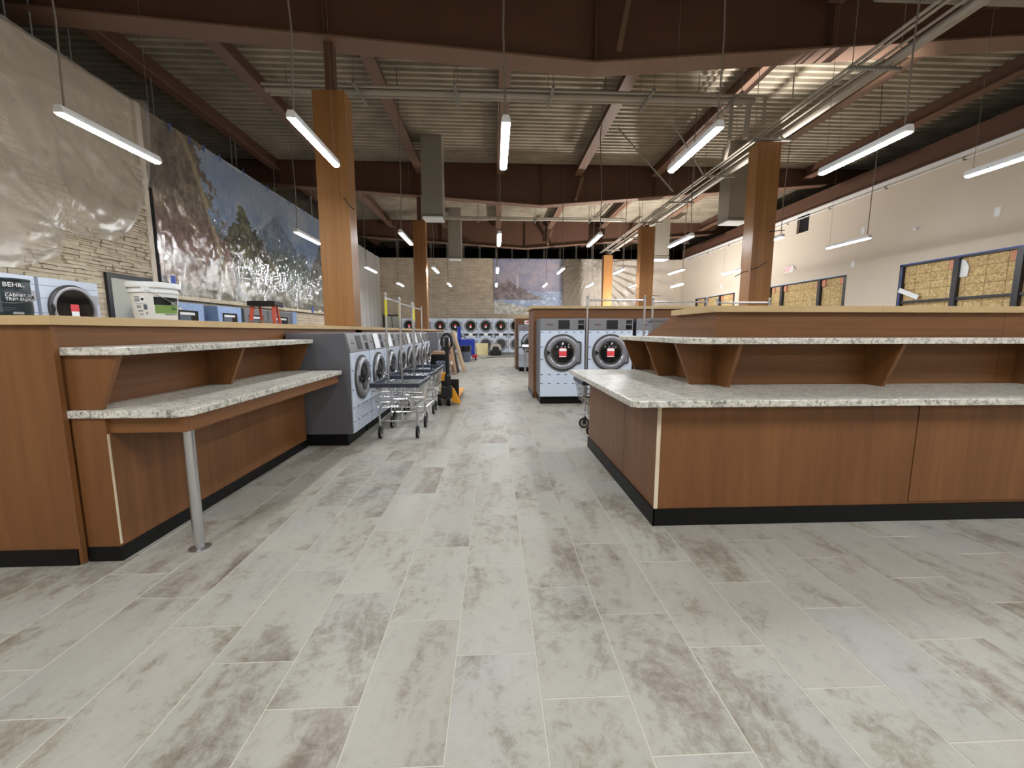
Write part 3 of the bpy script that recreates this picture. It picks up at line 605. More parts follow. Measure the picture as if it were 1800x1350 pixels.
# divider islands behind the large washers
def island(y0, y1, xr, label, lab2):
    t = thing('island_wall', (.77, y0, 0), label, 'divider', 'washer island walls')
    MB().box(.785, xr, y0, y1, 0, 1.74).build('core', 'wood_hx', t)
    n = 3; s = (y1-y0)/n
    for k in range(n): MB().box(.77, .785, y0+k*s+.001, y0+(k+1)*s-.001, .1, 1.74).build('end_panel', 'wood_v', t)
    MB().box(.762, .77, y0, y1, .002, .1).build('kick_strip', 'dark_grey', t)
    for a, b_ in ((.72, 3.2), (3.2015, 5.7), (5.7015, xr+.05)): MB().box(a, b_, y0-.05, y1+.05, 1.74, 1.79).build('cap_board', 'maple', t, bevel=.0015)
island(8.02, 9.15, 8.5, 'wood island wall with maple cap behind the large washers', '')
island(14.25, 15.4, 8.5, 'farther wood island wall beside the far right washers', '')
tag(MB().box(1.0, 1.35, 13.48, 13.5, 1.54, 1.66).build('orange_sign', 'paper'), 'white and orange notice standing on the far right washer', 'sign')
s = COL.objects['orange_sign']; MB().prism([(1.03, 1.57), (1.3, 1.575), (1.32, 1.6), (1.2, 1.63), (1.1, 1.64), (1.04, 1.6)], 'y', 13.476, 13.48).build('orange_print', 'orange', s)

# ------------------------------------------------------------------ stacked dryers
def make_dryer(d):
    w, h = .84, 2.03; hw = w/2
    t = thing('stack_dryer', (0, 0, 0), 'dryer', 'dryer')
    MB().box(-hw+.004, hw-.004, 0, d, .14, h).build('cabinet', 'film', t, bevel=.004)
    MB().box(-hw+.004, hw-.004, -.002, d, 0, .14).build('base', 'washer_grey', t)
    for zc, st in ((1.62, True), (.60, False)):
        R = .345
        dr = MB().lathe([(R, -.002), (R, -.03), (R*.93, -.05), (R*.82, -.05), (R*.76, -.035)], 40, 'y', (0, 0, zc), caps=False).build('door', 'dark_ring' if st else 'ring_grey', t, smooth=True)
        MB().lathe([(R*.93, -.052), (R*.87, -.058), (R*.8, -.052)], 40, 'y', (0, 0, zc), caps=False).build('door_trim', 'ring_grey', dr, smooth=True)
        MB().lathe([(R*.8, -.034), (R*.5, -.03), (.001, -.03)], 36, 'y', (0, 0, zc), caps=False).build('glass', 'glass_dark' if st else 'drum', dr, smooth=True)
        for q in (-.16, .16): MB().box(R*.8, hw-.03, -.028, -.002, zc+q-.06, zc+q+.06).build('hinge', 'ring_grey', dr)
        MB().tube([(-R*.95, -.06, zc+.06), (-R*.95, -.08, zc), (-R*.95, -.06, zc-.06)], .012, 6).build('handle', 'dark_grey', dr)
        if st:
            s = MB().box(-.06, .06, -.0325, -.031, zc-.03, zc+.07).build('sticker', 'red_label', dr); MB().box(-.055, .055, -.0328, -.031, zc-.1, zc-.03).build('sticker_foot', 'paper', s)
    MB().box(-hw+.02, hw-.02, -.006, 0, 1.07, 1.2).build('control_strip', 'washer_grey', t)
    for x in (-.24, .24): MB().box(x-.11, x+.11, -.01, -.004, 1.085, 1.19).build('keypad', 'black', t)
    MB().box(-.1, .1, -.011, -.004, 1.08, 1.2).build('tag_card', 'paper', t)
    for x in (-.33, .33): MB().box(x-.045, x+.045, -.008, 0, .97, 1.03).build('coin_box', 'black', t)
    for z in (1.35, 1.55, 1.75, 1.92): MB().box(-hw+.01, hw-.01, -.0012, 0, z, z+.006).build('film_line', 'ink', t)
    return t
dry = make_dryer(1.1); sd = []; dry2 = make_dryer(.585); sd2 = []
for i in range(8): place(dry, sd, (-4.7+i*.85, 23.4, 0), 0, f'stacked pair of dryers on the back wall, {jname[i]} from the left', 'stacked dryers along the back wall')
for i in range(2): place(dry2, sd2, (-6.1, 6.34-i*.88, 0), PI/2, ['stacked dryer against the left wall, seen above the paint can', 'stacked dryer against the left wall at the picture edge'][i], 'stacked dryers along the left wall')

# ------------------------------------------------------------------ laundry carts
def make_cart():
    t = thing('laundry_cart', (0, 0, 0), 'cart', 'cart'); W, L = .275, .43
    for sx in (-1, 1):
        for sy in (-1, 1):
            x, y = sx*.225, sy*.29
            c = MB().tube([(x, y, .13), (x, y, .16)], .016, 8).box(x-.02, x+.02, y-.03, y+.03, .125, .135).box(x-.02, x-.014, y-.012, y+.03, .055, .13).box(x+.014, x+.02, y-.012, y+.03, .055, .13).build('caster', 'dark_grey', t)
            MB().lathe([(.02, -.014), (.052, -.014), (.054, 0), (.052, .014), (.02, .014)], 20, 'x', (x, y+.012, .072)).build('wheel_hub', 'kennel', c, smooth=True)
            MB().lathe([(.052, -.015), (.068, -.015), (.072, 0), (.068, .015), (.052, .015)], 24, 'x', (x, y+.012, .072), caps=False).build('tyre', 'black_rubber', c, smooth=True)
    fr = MB()
    for sx in (-1, 1):
        fr.tube([(sx*.225, -.29, .15), (sx*.225, -.29, .36), (sx*.2, -.29, .39), (-sx*.2*0, -.29, .395)], .011, 8)
        fr.tube([(sx*.225, .29, .15), (sx*.225, .29, .36), (sx*.2, .29, .39), (0, .29, .395)], .011, 8)
        fr.tube([(sx*.225, -.29, .22), (sx*.225, .29, .22)], .010, 8); fr.tube([(sx*.225, -.29, .39), (sx*.225, .29, .39)], .010, 8)
    for y in (-.29, .29): fr.tube([(-.225, y, .22), (.225, y, .22)], .010, 8)
    fr.tube([(.05, -.29, .22), (.05, -.29, .40)], .010, 8); fr.tube([(.05, .29, .22), (.05, .29, .40)], .010, 8)
    fr.build('frame', 'chrome', t, smooth=True)
    bk = MB(); zb, zt = .405, .665
    def at(s, z): k = (z-zb)/(zt-zb); return (W-.045*(1-k), L-.05*(1-k))
    for z in (zb, .47, .535, .60):
        w, l = at(0, z); r = .0045 if z > zb else .005
        bk.tube([(-w, -l, z), (w, -l, z), (w, l, z), (-w, l, z), (-w, -l, z)], r, 5)
    w0, l0 = at(0, zb); w1, l1 = at(0, zt)
    for k in range(15):
        u_ = -1+2*k/14
        for s in (-1, 1): bk.tube([(u_*w0, s*l0, zb), (u_*w1, s*l1, zt)], .0022, 4, False)
        bk.tube([(u_*w0, -l0, zb), (u_*w0, l0, zb)], .002, 4, False)
    for k in range(21):
        u_ = -1+2*k/20
        for s in (-1, 1): bk.tube([(s*w0, u_*l0, zb), (s*w1, u_*l1, zt)], .0022, 4, False)
        if k % 2: bk.tube([(-w0, u_*l0, zb), (w0, u_*l0, zb)], .002, 4, False)
    b_ = bk.build('wire_basket', 'chrome', t); b_['kind'] = 'stuff'
    rim = MB()
    for s in (-1, 1): rim.box(s*W-.014, s*W+.014, -L-.014, L+.014, .65, .698); rim.box(-W+.014, W-.014, s*L-.014, s*L+.014, .65, .698)
    rim.build('rim', 'navy', t)
    for sy in (-1, 1):
        po = MB().tube([(-.085, sy*.36, .40), (-.085, sy*.36, 1.735)], .0125, 10).build('rack_pole', 'steel', t, smooth=True)
        MB().lathe([(.017, 1.70), (.017, 1.735), (.008, 1.75)], 10, 'z', (-.085, sy*.36, 0)).build('pole_cap', 'zinc', po)
        if sy < 0: MB().lathe([(.0155, 1.48), (.0155, 1.665)], 10, 'z', (-.085, sy*.36, 0)).build('yellow_sleeve', 'yellow_sleeve', po)
    MB().tube([(-.085, -.36, 1.685), (-.085, .36, 1.685)], .0115, 8).build('hang_bar', 'steel', t, smooth=True)
    return t
cart = make_cart(); sc_ = []
place(cart, sc_, (-1.165, 5.27, 0), .0, 'chrome laundry cart nearest the camera beside the left washers', 'laundry carts beside the left washers')
place(cart, sc_, (-1.2, 6.2, 0), -.05, 'middle chrome laundry cart of the three on the left', 'laundry carts beside the left washers')
place(cart, sc_, (-1.20, 7.13, 0), .0, 'rear chrome laundry cart beside the left washers, before the pallet jack', 'laundry carts beside the left washers')
RC = 'laundry carts behind the right island'
place(cart, sc_, (1.52, 5.22, 0), PI/2, 'laundry cart behind the right island, first from the aisle', RC, ('yellow_sleeve',))
place(cart, sc_, (2.43, 5.45, 0), PI/2, 'laundry cart behind the right island, second from the aisle', RC, ('yellow_sleeve',))
place(cart, sc_, (3.34, 5.55, 0), PI/2, 'laundry cart behind the right island, third from the aisle', RC, ('yellow_sleeve',))

# ------------------------------------------------------------------ things on the left divider cap
t = thing('paint_can', (-2.71, 2.47, 1.384), 'dark green gallon paint can on the cap at the left picture edge', 'paint can')
cx, cy, zc = -2.71, 2.47, 1.384
MB().lathe([(.082, 0), (.084, .004), (.084, .19), (.082, .195), (.088, .197), (.088, .206), (.078, .209), (.074, .203), (.001, .203)], 36, 'z', (cx, cy, zc)).build('body', 'can_label', t, smooth=True)
def wrap(name, mat, a0, a1, z0, z1, r, par, n=10, c=(cx, cy), r1=None):
    mb = MB(); r1 = r1 or r
    for k in range(n):
        p, q = a0+(a1-a0)*k/n, a0+(a1-a0)*(k+1)/n
        mb.quad((c[0]+r*math.cos(p), c[1]+r*math.sin(p), z0), (c[0]+r*math.cos(q), c[1]+r*math.sin(q), z0), (c[0]+r1*math.cos(q), c[1]+r1*math.sin(q), z1), (c[0]+r1*math.cos(p), c[1]+r1*math.sin(p), z1))
    return mb.build(name, mat, par, smooth=True)
def curved(name, txt, size, a, z, r, mat, par, c=(cx, cy), sx=1.0, slope=0):
    o = text(name, txt, size, Matrix.Identity(4), mat, par, .0, sx)
    for v in o.data.vertices:
        an = a+v.co.x/r; rr = r+slope*(z+v.co.y-zc); v.co = (c[0]+rr*math.cos(an), c[1]+rr*math.sin(an), z+v.co.y)
    return o
A0 = math.atan2(-cy, -cx)            # direction from the can to the camera
wrap('brand_band', 'can_black', A0-.55+.28, A0+.35+.28, zc+.150, zc+.192, .0845, t); wrap('grey_block', 'can_grey', A0+.38+.28, A0+.95+.28, zc+.150, zc+.192, .0845, t)
wrap('side_band', 'can_grey', A0-1.6+.28, A0-.62+.28, zc+.02, zc+.19, .0845, t); wrap('foot_band', 'grey_print', A0-.2+.28, A0+.3+.28, zc+.012, zc+.024, .0845, t)
curved('brand_lettering', 'BEHR', .034, A0-.5+.28, zc+.161, .0852, 'paper', t, sx=.92); curved('brand_suffix', 'PRO', .014, A0+.2+.28, zc+.161, .0852, 'paper', t)
curved('finish_lettering', 'SEMI-GLOSS', .011, A0-.45+.28, zc+.126, .0852, 'grey_print', t); curved('name_lettering', 'CABINET, DOOR', .024, A0-.45+.28, zc+.108, .0852, 'paper', t, sx=.85)
curved('name_lettering', 'TRIM ENAMEL', .024, A0-.45+.28, zc+.086, .0852, 'paper', t, sx=.88)
for k, l in enumerate((.6, .5, .3)): wrap('fine_print', 'can_grey', A0-.35, A0-.35+l, zc+.045-k*.008, zc+.048-k*.008, .0848, t)
bl = [(cx+.09*math.cos(A0-1.5+3.0*k/12), cy+.09*math.sin(A0-1.5+3.0*k/12), zc+.11-.038*math.sin(PI*k/12)) for k in range(13)]
MB().tube(bl, .0016, 5).build('bail_handle', 'zinc', t, smooth=True)
for a in (A0-1.5, A0+1.5): MB().lathe([(.009, 0), (.009, .006), (.004, .008)], 10, 'z').xf(Matrix.Translation((cx+.084*math.cos(a), cy+.084*math.sin(a), zc+.11)) @ Vector((math.cos(a), math.sin(a), 0)).to_track_quat('Z', 'Y').to_matrix().to_4x4()).build('handle_ear', 'can_black', t)
bx, by, bz = -2.47, 3.17, 1.384
t = thing('bucket', (bx, by, bz), 'white plastic bucket with green label on the divider cap', 'bucket')
MB().lathe([(.118, 0), (.121, .004), (.138, .2), (.14, .205)], 40, 'z', (bx, by, bz)).build('body', 'white', t, smooth=True)
MB().lathe([(.139, .19), (.150, .190), (.150, .196), (.140, .200), (.140, .222), (.149, .222)], 40, 'z', (bx, by, bz), caps=False).build('rib', 'white', t, smooth=True)
MB().lathe([(.150, .222), (.154, .226), (.156, .25), (.150, .262), (.135, .264), (.13, .257), (.001, .257)], 40, 'z', (bx, by, bz)).build('lid', 'white', t, smooth=True)
A1 = math.atan2(-by, -bx); cb_ = (bx, by)
def rb(z): return .121+.017*(z-.004)/.196+.0008
wrap('black_label', 'can_black', A1-.05, A1+1.25, bz+.105, bz+.16, rb(.105), t, 14, cb_, rb(.16)); wrap('green_label', 'green_label', A1-.03, A1+1.25, bz+.045, bz+.105, rb(.045), t, 14, cb_, rb(.105))
wrap('label_rule', 'can_label', A1+.4, A1+1.2, bz+.036, bz+.041, rb(.036), t, 10, cb_, rb(.041))
def bt(name, s_, size, a, z, mat, sx=1):
    o = text(name, s_, size, Matrix.Identity(4), mat, t, 0, sx)
    for v in o.data.vertices:
        rr = rb(z+v.co.y)+.0008; an = a+v.co.x/rr; v.co = (bx+rr*math.cos(an), by+rr*math.sin(an), bz+z+v.co.y)
bt('label_lettering', 'FAST D', .036, A1+.74, .107, 'paper', .62); bt('label_lettering', 'PRIMER', .026, A1+.76, .072, 'can_label', .7)
wrap('icon_patch', 'paper', A1-.62, A1-.42, bz+.128, bz+.166, rb(.128), t, 4, cb_, rb(.166))
dp = MB(); pts = [(0, .03), (.009, .012), (.008, .004), (0, 0), (-.008, .004), (-.009, .012)]
dp.quad(*[(bx+(rb(.14)+.001)*math.cos(A1-.52+q[0]/.14), by+(rb(.14)+.001)*math.sin(A1-.52+q[0]/.14), bz+.132+q[1]) for q in pts]); dp.build('drop_icon', 'black', t)
for k, (a, l, z, h) in enumerate(((-.95, .3, .15, .012), (-.95, .3, .125, .02), (-.9, .5, .108, .004), (-.88, .25, .08, .02), (-.52, .17, .07, .035), (-.85, .28, .055, .012), (-.78, .2, .034, .009), (-.45, .1, .036, .018))):
    wrap('fine_print', 'grey_print' if k != 4 else 'bin_grey', A1+a, A1+a+l, bz+z, bz+z+h, rb(z), t, 4, cb_, rb(z+h))
MB().box(-.022, .022, -.006, .006, 0, .03).xf(Matrix.Translation((bx+.145*math.cos(A1-.32), by+.145*math.sin(A1-.32), bz+.192)) @ Matrix.Rotation(A1-.32+PI/2, 4, 'Z')).build('handle_lug', 'white', t)
hp = [(bx+r_*math.cos(A1-.32+1.5*k/10), by+r_*math.sin(A1-.32+1.5*k/10), bz+.206-.125*(k/10)) for k, r_ in enumerate([.153]*11)]
h_ = MB().tube(hp, .0022, 5).build('bail_handle', 'zinc', t, smooth=True)
MB().tube([hp[-2], hp[-1]], .007, 8).build('handle_grip', 'white', h_)

# ------------------------------------------------------------------ along the left wall
d1 = struct(MB().box(X0, X0+.05, 7.62, 7.7, 0, 2.33).box(X0, X0+.05, 8.52, 8.6, 0, 2.33).box(X0, X0+.05, 7.7, 8.52, 2.25, 2.33).build('door_1', 'frame_dark'))
MB().box(X0, X0+.03, 7.7, 8.52, 0, 2.25).build('door_leaf', 'door_pale', d1)
d2 = struct(MB().box(-6.54, -6.44, YB-.06, YB, 0, 2.3).box(-5.6, -5.5, YB-.06, YB, 0, 2.3).box(-6.54, -5.5, YB-.06, YB, 2.2, 2.3).box(-6.04, -6.0, YB-.05, YB, 0, 2.2).build('door_2', 'frame_dark'))
for a in (-6.44, -6.0): MB().box(a, a+.4, YB-.04, YB, 0, 2.2).build('door_leaf', 'door_pale', d2)
def boxmachine(y0, y1, label, kind):
    t = thing('vending_machine', (-6.4, y0, 0), label, 'machine', 'film-wrapped machines by the left wall')
    MB().box(-6.7, -6.1, y0, y1, 0, 1.87).build('cabinet', 'film_blue' if kind == 0 else 'washer_grey', t, bevel=.01)
    a, b_ = y0+.17*(y1-y0), y1-.22*(y1-y0)
    wdw = MB().box(-6.1, -6.09, a, b_, 1.0, 1.72).build('window', 'glass_dark', t)
    MB().box(-6.09, -6.085, a+.02, (a+b_)/2+.05, 1.3, 1.62).build('price_panel', 'bin_grey', wdw); MB().box(-6.085, -6.08, a+.06, (a+b_)/2, 1.36, 1.5).build('tray', 'kennel', wdw)
    MB().box(-6.09, -6.084, a+.04, b_-.1, 1.63, 1.68).build('lamp_strip', 'white', wdw)
boxmachine(8.2, 9.08, 'blue-wrapped vending machine right of the white bucket', 0); boxmachine(9.53, 10.38, 'blue-wrapped vending machine left of the red ladder', 0)
boxmachine(10.5, 11.55, 'grey framed machine behind the red ladder', 1); boxmachine(11.6, 12.9, 'grey machine right of the red ladder', 1)
tag(MB().box(-6.72, -6.5, 9.1, 9.5, 0, 1.9).build('dark_gap', 'black'), 'black sheet for the dark gap between the two blue-wrapped machines', 'panel')  # shade of the gap between the machines, put in as a black sheet
tag(MB().box(-6.6, -6.1, 12.95, 13.2, 0, 1.89).build('blue_panel', 'film_blue'), 'narrow blue film panel after the grey machines', 'panel')
struct(MB().box(X0, X0+.12, 8.8, 17.4, 1.98, 2.06).build('trim_3', 'stone_piece'))
# step ladder
t = thing('step_ladder', (-4.25, 8.1, 0), 'orange fibreglass step ladder with black top behind the divider', 'ladder')
for sx in (-1, 1):
    MB().prism([(-4.25+sx*.19-.03, 1.78), (-4.25+sx*.19+.03, 1.78), (-4.25+sx*.30+.035, .0), (-4.25+sx*.30-.035, .0)], 'y', 7.9, 7.93).xf(Matrix.Translation((0, 8.0, 1.78)) @ Matrix.Rotation(-.16, 4, 'X') @ Matrix.Translation((0, -8.0, -1.78))).build('front_rail', 'orange', t)
    MB().prism([(-4.25+sx*.15-.02, 1.78), (-4.25+sx*.15+.02, 1.78), (-4.25+sx*.24+.025, .03), (-4.25+sx*.24-.025, .03)], 'y', 8.07, 8.1).xf(Matrix.Translation((0, 8.0, 1.78)) @ Matrix.Rotation(.2, 4, 'X') @ Matrix.Translation((0, -8.0, -1.78))).build('rear_rail', 'orange', t)
MB().box(-4.50, -4.0, 7.84, 8.14, 1.77, 1.86).build('top_cap', 'black', t, bevel=.012)
for k in range(5):
    z = .28+k*.3; yy = 7.9-(1.78-z)*.16; wv = .19+.11*(1.78-z)/1.78
    MB().box(-4.25-wv, -4.25+wv, yy-.04, yy+.04, z, z+.025).build('step', 'zinc', t)

# ------------------------------------------------------------------ printed murals
def fbm(a, b_, s=1., o=4):
    return noise.fractal(Vector((a*s, b_*s, 3.7)), .6, 2.1, o)
def mixc(a, b_, k): k = max(0, min(1, k)); return tuple(p+(q-p)*k for p, q in zip(a, b_))
def sm_(a, b_, x): k = max(0, min(1, (x-a)/(b_-a))); return k*k*(3-2*k)
def mural_left(s, v):
    n = fbm(s*8, v*4); n2 = fbm(s*30, v*16); n3 = fbm(s*60+9, v*12)
    c = mixc((150, 166, 186), (100, 128, 166), sm_(1, .35, v+.15*n))
    c = mixc(c, (170, 178, 186), sm_(.1, .5, n)*.6*sm_(.4, .8, v))
    mt = .80-abs(s-.56)*1.6+.03*n2
    if v < mt: c = mixc(c, mixc((78, 98, 118), (112, 132, 150), .5+n2*.6), .75)
    c = mixc(c, (70, 84, 64), sm_(.56, .44, v+.1*n)*.5)
    tr = .70-abs(s-.36)*2.2+.10*n+.05*n2
    if v < tr: c = mixc(c, mixc((44, 50, 36), (104, 106, 70), .4+n2), .92)
    lf = .19+.11*(1-v)+.10*n+.05*n2
    if s < lf:
        q = mixc((84, 76, 68), (142, 130, 108), .4+.7*n3); q = mixc(q, (120, 88, 84), sm_(.62, .4, v)*.7)
        st = abs(s-(.11+.17*(1-v)**.7)); q = mixc(q, (168, 152, 116), sm_(.02, .0, st)*.8); c = q
    rt = .75-abs(s-.93)*2.8+.08*n2
    if v < rt: c = mixc(c, mixc((48, 58, 66), (110, 116, 110), .45+n2), .85)
    if v < .42: c = mixc(c, mixc((110, 104, 96), (168, 160, 150), .5+n2*.9), sm_(.42, .1, v)*.75)
    if v < .1 : c = mixc(c, (60, 64, 40), .5+.5*n2)
    return c
def mural_back(s, v):
    n = fbm(s*5, v*5); n2 = fbm(s*20, v*20)
    c = mixc((120, 122, 148), (170, 146, 144), sm_(.98, .68, v+.3*n)); c = mixc(c, (118, 114, 142), sm_(.72, .5, v+.25*n)); c = mixc(c, (150, 150, 166), .5+.8*n2*n2)
    if v < .42: c = mixc((122, 138, 168), (206, 216, 232), .25+.5*sm_(.0, .6, n2+.25*math.sin(v*20+s*6+3*n)))
    if v < .62-.7*abs(s-.22)+.05*n2 and v > .26: c = mixc(c, mixc((86, 76, 80), (140, 120, 116), .5+n2), .8)
    if abs(s-.34) < .014 and .47 < v < .72: c = mixc(c, (190, 178, 180), .7)
    if v < .24-.25*s+.04*n: c = mixc((150, 150, 140), (206, 200, 190), .5+n2)
    elif v < .14+.04*n2: c = mixc((84, 96, 90), (130, 140, 140), .5+n2)
    return c
def painted(name, f, nx, ny, pos, label, thick):
    me = bpy.data.meshes.new(name); vs_, fs, cs = [], [], []
    for j in range(ny+1):
        for i in range(nx+1): vs_.append(pos(i/nx, j/ny)); cs.append(lin(*[min(250, q*1.14) for q in f(i/nx, j/ny)]))
    for j in range(ny):
        for i in range(nx): a = j*(nx+1)+i; fs.append((a, a+1, a+nx+2, a+nx+1))
    nb = len(vs_); cr = [pos(0, 0), pos(1, 0), pos(1, 1), pos(0, 1)]; vs_ += [tuple(Vector(p)+Vector(thick)) for p in cr]; cs += [(.2, .2, .2, 1)]*4
    co = [0, nx, (nx+1)*(ny+1)-1, (nx+1)*ny]; fs += [(co[k], co[(k+1) % 4], nb+(k+1) % 4, nb+k) for k in range(4)]
    me.from_pydata(vs_, [], fs); at = me.color_attributes.new('Col', 'FLOAT_COLOR', 'POINT')
    for k, c in enumerate(cs): at.data[k].color = c
    me.materials.append(M['mural_print']); return tag(link(name, me), label, 'mural')
painted('landscape_mural', mural_left, 260, 110, lambda s, v: (X0+.03, 8.74+s*8.7, 1.95+v*3.6), 'long landscape mural of trees and mountains on the left wall', (-.029, 0, 0))
painted('seascape_mural', mural_back, 130, 100, lambda s, v: (0+s*4.12, YB-.03, 2.33+v*3.22), 'purple seascape mural with lighthouse on the back wall', (0, .029, 0))
# ------------------------------------------------------------------ protective plastic sheets
def sheet(name, nx, ny, pos, mat, label):
    mb = MB()
    for j in range(ny+1):
        for i in range(nx+1): mb.v.append(pos(i/nx, j/ny))
    for j in range(ny):
        for i in range(nx): a = j*(nx+1)+i; mb.f.append((a, a+1, a+nx+2, a+nx+1))
    t = thing(name, pos(.5, 0), label, 'plastic sheet')
    mb.build('film', mat, t, smooth=True); return t
def pos_l(s, v):
    y = 2.5+s*6.07; z0 = zb_(y); z = z0+(5.56-z0)*v; dy, dz = y-6.88, z-2.86; r = math.hypot(dy, dz); an = math.atan2(dz, dy)
    bul = .06+.22*math.exp(-((z-z0)/.8)**2)*min(1, r*1.6+.25)+.05*fbm(y*.8, z*.8)
    x = X0+.06+bul+.022*math.sin(an*17+fbm(y, z)*2)*math.exp(-r/.9)*min(1, r*5)
    if v < .03: x -= .03
    return (max(x, X0+.085-.03*max(0, min(1, (z-3.4)*3))), y, z)
pl = sheet('plastic_sheet', 190, 70, pos_l, 'plastic_hazy', 'hazy plastic sheet bulging over the stone at the far left')
def pos_m(s, v):
    y = 8.80+s*8.66; z = 1.97+.07*fbm(s*9, 1)+v*3.55
    a = .016+.03*(1-v); x = X0+.075+a*(fbm(y*2.2, z*1.1)+.35*fbm(y*7, z*3))+.02*math.sin(y*7+2*fbm(y, z))*(1-v)*.6
    return (max(x, X0+.04), y, z)
pl2 = sheet('plastic_sheet', 330, 110, pos_m, 'plastic_clear', 'shiny clear plastic taped over the landscape mural')
for i, (y, z) in enumerate(((8.85, 5.46), (9.4, 5.48), (9.95, 5.48), (10.4, 5.49), (10.95, 5.49), (11.9, 5.5), (13.1, 5.5), (14.4, 5.5), (15.4, 5.5), (16.2, 5.5), (16.9, 5.5))):
    MB().box(X0+.1, X0+.106, y-.02, y+.02, z-.07, z+.09).build('tape_tab', 'tape_blue', pl2)
for y, z, h in ((9.02, 2.3, .3), (15.6, 2.1, .22), (13.4, 2.1, .12)): MB().box(X0+.13, X0+.136, y-.06, y+.06, z-h/2, z+h/2).build('tape_tab', 'tape_blue', pl2)
def pos_w(s, v):
    y = 17.55+s*7.35; z = .25+v*5.3
    return (X0+.08+.05*(1-v)*math.sin(y*9+1.5*fbm(y*.7, z*.5))+.05*fbm(y*1.5, z*.7)+.06, y, z)
sheet('plastic_sheet', 150, 50, pos_w, 'plastic_white', 'white pleated plastic hanging in the far left corner')
def radial(px, pz, k, amp):
    def f(x, z): dx, dz = x-px, z-pz; r = math.hypot(dx, dz)+.05; return amp*math.sin(math.atan2(dz, dx)*k+1.2*fbm(x*.6, z*.6))*min(1, r*2)*math.exp(-r/3.2)
    return f
fr_ = radial(5.72, 5.32, 38, .11); fl_ = radial(-3.45, 3.8, 26, .05); fm_ = radial(3.2, 4.0, 30, .05); fm2 = radial(.9, 3.9, 14, .05)
def pos_r(s, v):
    x = 4.16+s*6.7; z = 2.0+v*3.55; return (x, YB-.12-fr_(x, z)-.03*fbm(x*1.5, z*1.5), z)
sheet('plastic_sheet', 200, 90, pos_r, 'plastic_mid', 'plastic with pleats fanning from one point on the back wall')
def pos_c(s, v):
    x = 0+s*4.12; z = 2.35+v*3.18; return (x, min(YB-.036, YB-.09-(fm_(x, z)+fm2(x, z))*sm_(4.4, 3.6, z)-.015*fbm(x*2, z*2)), z)
pl3 = sheet('plastic_sheet', 130, 80, pos_c, 'plastic_clear', 'clear plastic film over the seascape mural')
for i, x in enumerate((.05, .35, .8, 1.0, 1.35, 1.6, 2.1, 2.6, 3.4)): MB().box(x-.015, x+.015, YB-.14, YB-.134, 5.42, 5.57).build('tape_tab', 'tape_blue', pl3)
def pos_d(s, v):
    x = -6.5+s*6.4; z = 2.1+v*3.4; return (x, YB-.09-fl_(x, z)*sm_(3.95, 3.5, z)-.012*fbm(x*2, z*2), z)
sheet('plastic_sheet', 150, 70, pos_d, 'plastic_clear', 'thin plastic film over the stone left of the seascape mural')

# ------------------------------------------------------------------ boarded windows and fittings on the right wall
def window(n, y0, y1, mulls, zt, boards):
    wn = struct(MB().box(X1-.02, X1+.1, y0, y0+.09, .9, zt).box(X1-.02, X1+.1, y1-.09, y1, .9, zt).box(X1-.02, X1+.1, y0, y1, zt-.05, zt).box(X1-.02, X1+.1, y0, y1, .9, .98).build(f'window_{n}', 'frame_dark'))
    for m_ in mulls: MB().box(X1-.02, X1+.1, m_-.06, m_+.06, .98, zt-.05).build('mullion', 'frame_dark', wn)
    ed = [y0+.09]+sorted(mulls)+[y1-.09]
    for a, b_ in zip(ed, ed[1:]):
        if n == 1: MB().box(X1, X1+.06, a, b_, 2.08, 2.14).build('transom', 'frame_dark', wn)
        zs = (.98, 1.75, 2.62, zt-.05) if n == 1 else (.98, 2.2, zt-.05)
        j = random.Random(n*7+int(a*10))
        for za, zb in zip(zs, zs[1:]):
            off = j.uniform(-.01, .012); MB().box(X1+.07+off, X1+.085+off, a+.003, b_-.003, za+.003, zb-.003).build('osb_sheet', 'osb', wn)
        MB().box(X1+.03, X1+.07, a+.02, a+.2, zt-.28, zt-.07).build('wood_block', 'pinkwood', wn)
        if n > 1: MB().box(X1+.03, X1+.07, b_-.22, b_-.08, zt-.28, zt-.07).build('wood_block', 'pinkwood', wn)
    MB().box(X1-.024, X1-.02, y0, y1, zt-.012, zt+.012).build('tape_strip', 'tape_blue' if n == 1 else 'film', wn)
    if n == 1: MB().box(X1-.024, X1-.02, y1-.075, y1-.05, 1.0, zt-.05).build('tape_strip', 'tape_blue', wn)
    return wn
w1 = window(1, 8.2, 11.32, [9.9, 8.66], 3.13, 0); window(2, 13.1, 16.85, [14.2, 16.1], 3.13, 0); window(3, 19.3, 23.1, [20.6, 22.0], 3.13, 0)
MB().box(X1-.03, X1-.01, -.3, .3, -.06, .06).xf(Matrix.Translation((X1, 11.0, 2.33)) @ Matrix.Rotation(.42, 4, 'X') @ Matrix.Translation((-X1, 0, 0))).build('white_batten', 'white', w1)
MB().prism([(9.68, 2.62), (9.84, 2.62), (9.84, 3.05), (9.74, 3.0), (9.66, 2.85)], 'x', X1+.04, X1+.06).build('foam_scrap', 'white', w1)
t = thing('exit_sign', (X1-.05, 15.72, 3.6), 'lit white exit sign with red letters above the boarded window', 'exit sign')
MB().box(X1-.05, X1-.002, 15.5, 15.95, 3.55, 3.78).build('body', 'white', t, bevel=.01)
text('exit_lettering', 'EXIT', .2, face_mt((X1-.052, 15.92, 3.6), (0, -1, 0), (0, 0, 1)), 'exit_red', t, .0005, .75)
for y in (15.44, 16.02):
    hd = MB().lathe([(.02, 0), (.05, .05), (.05, .07), (.001, .07)], 14, 'z').xf(Matrix.Translation((X1-.06, y, 3.68)) @ Matrix.Rotation(2.4, 4, 'Y')).build('lamp_head', 'white', t, smooth=True)
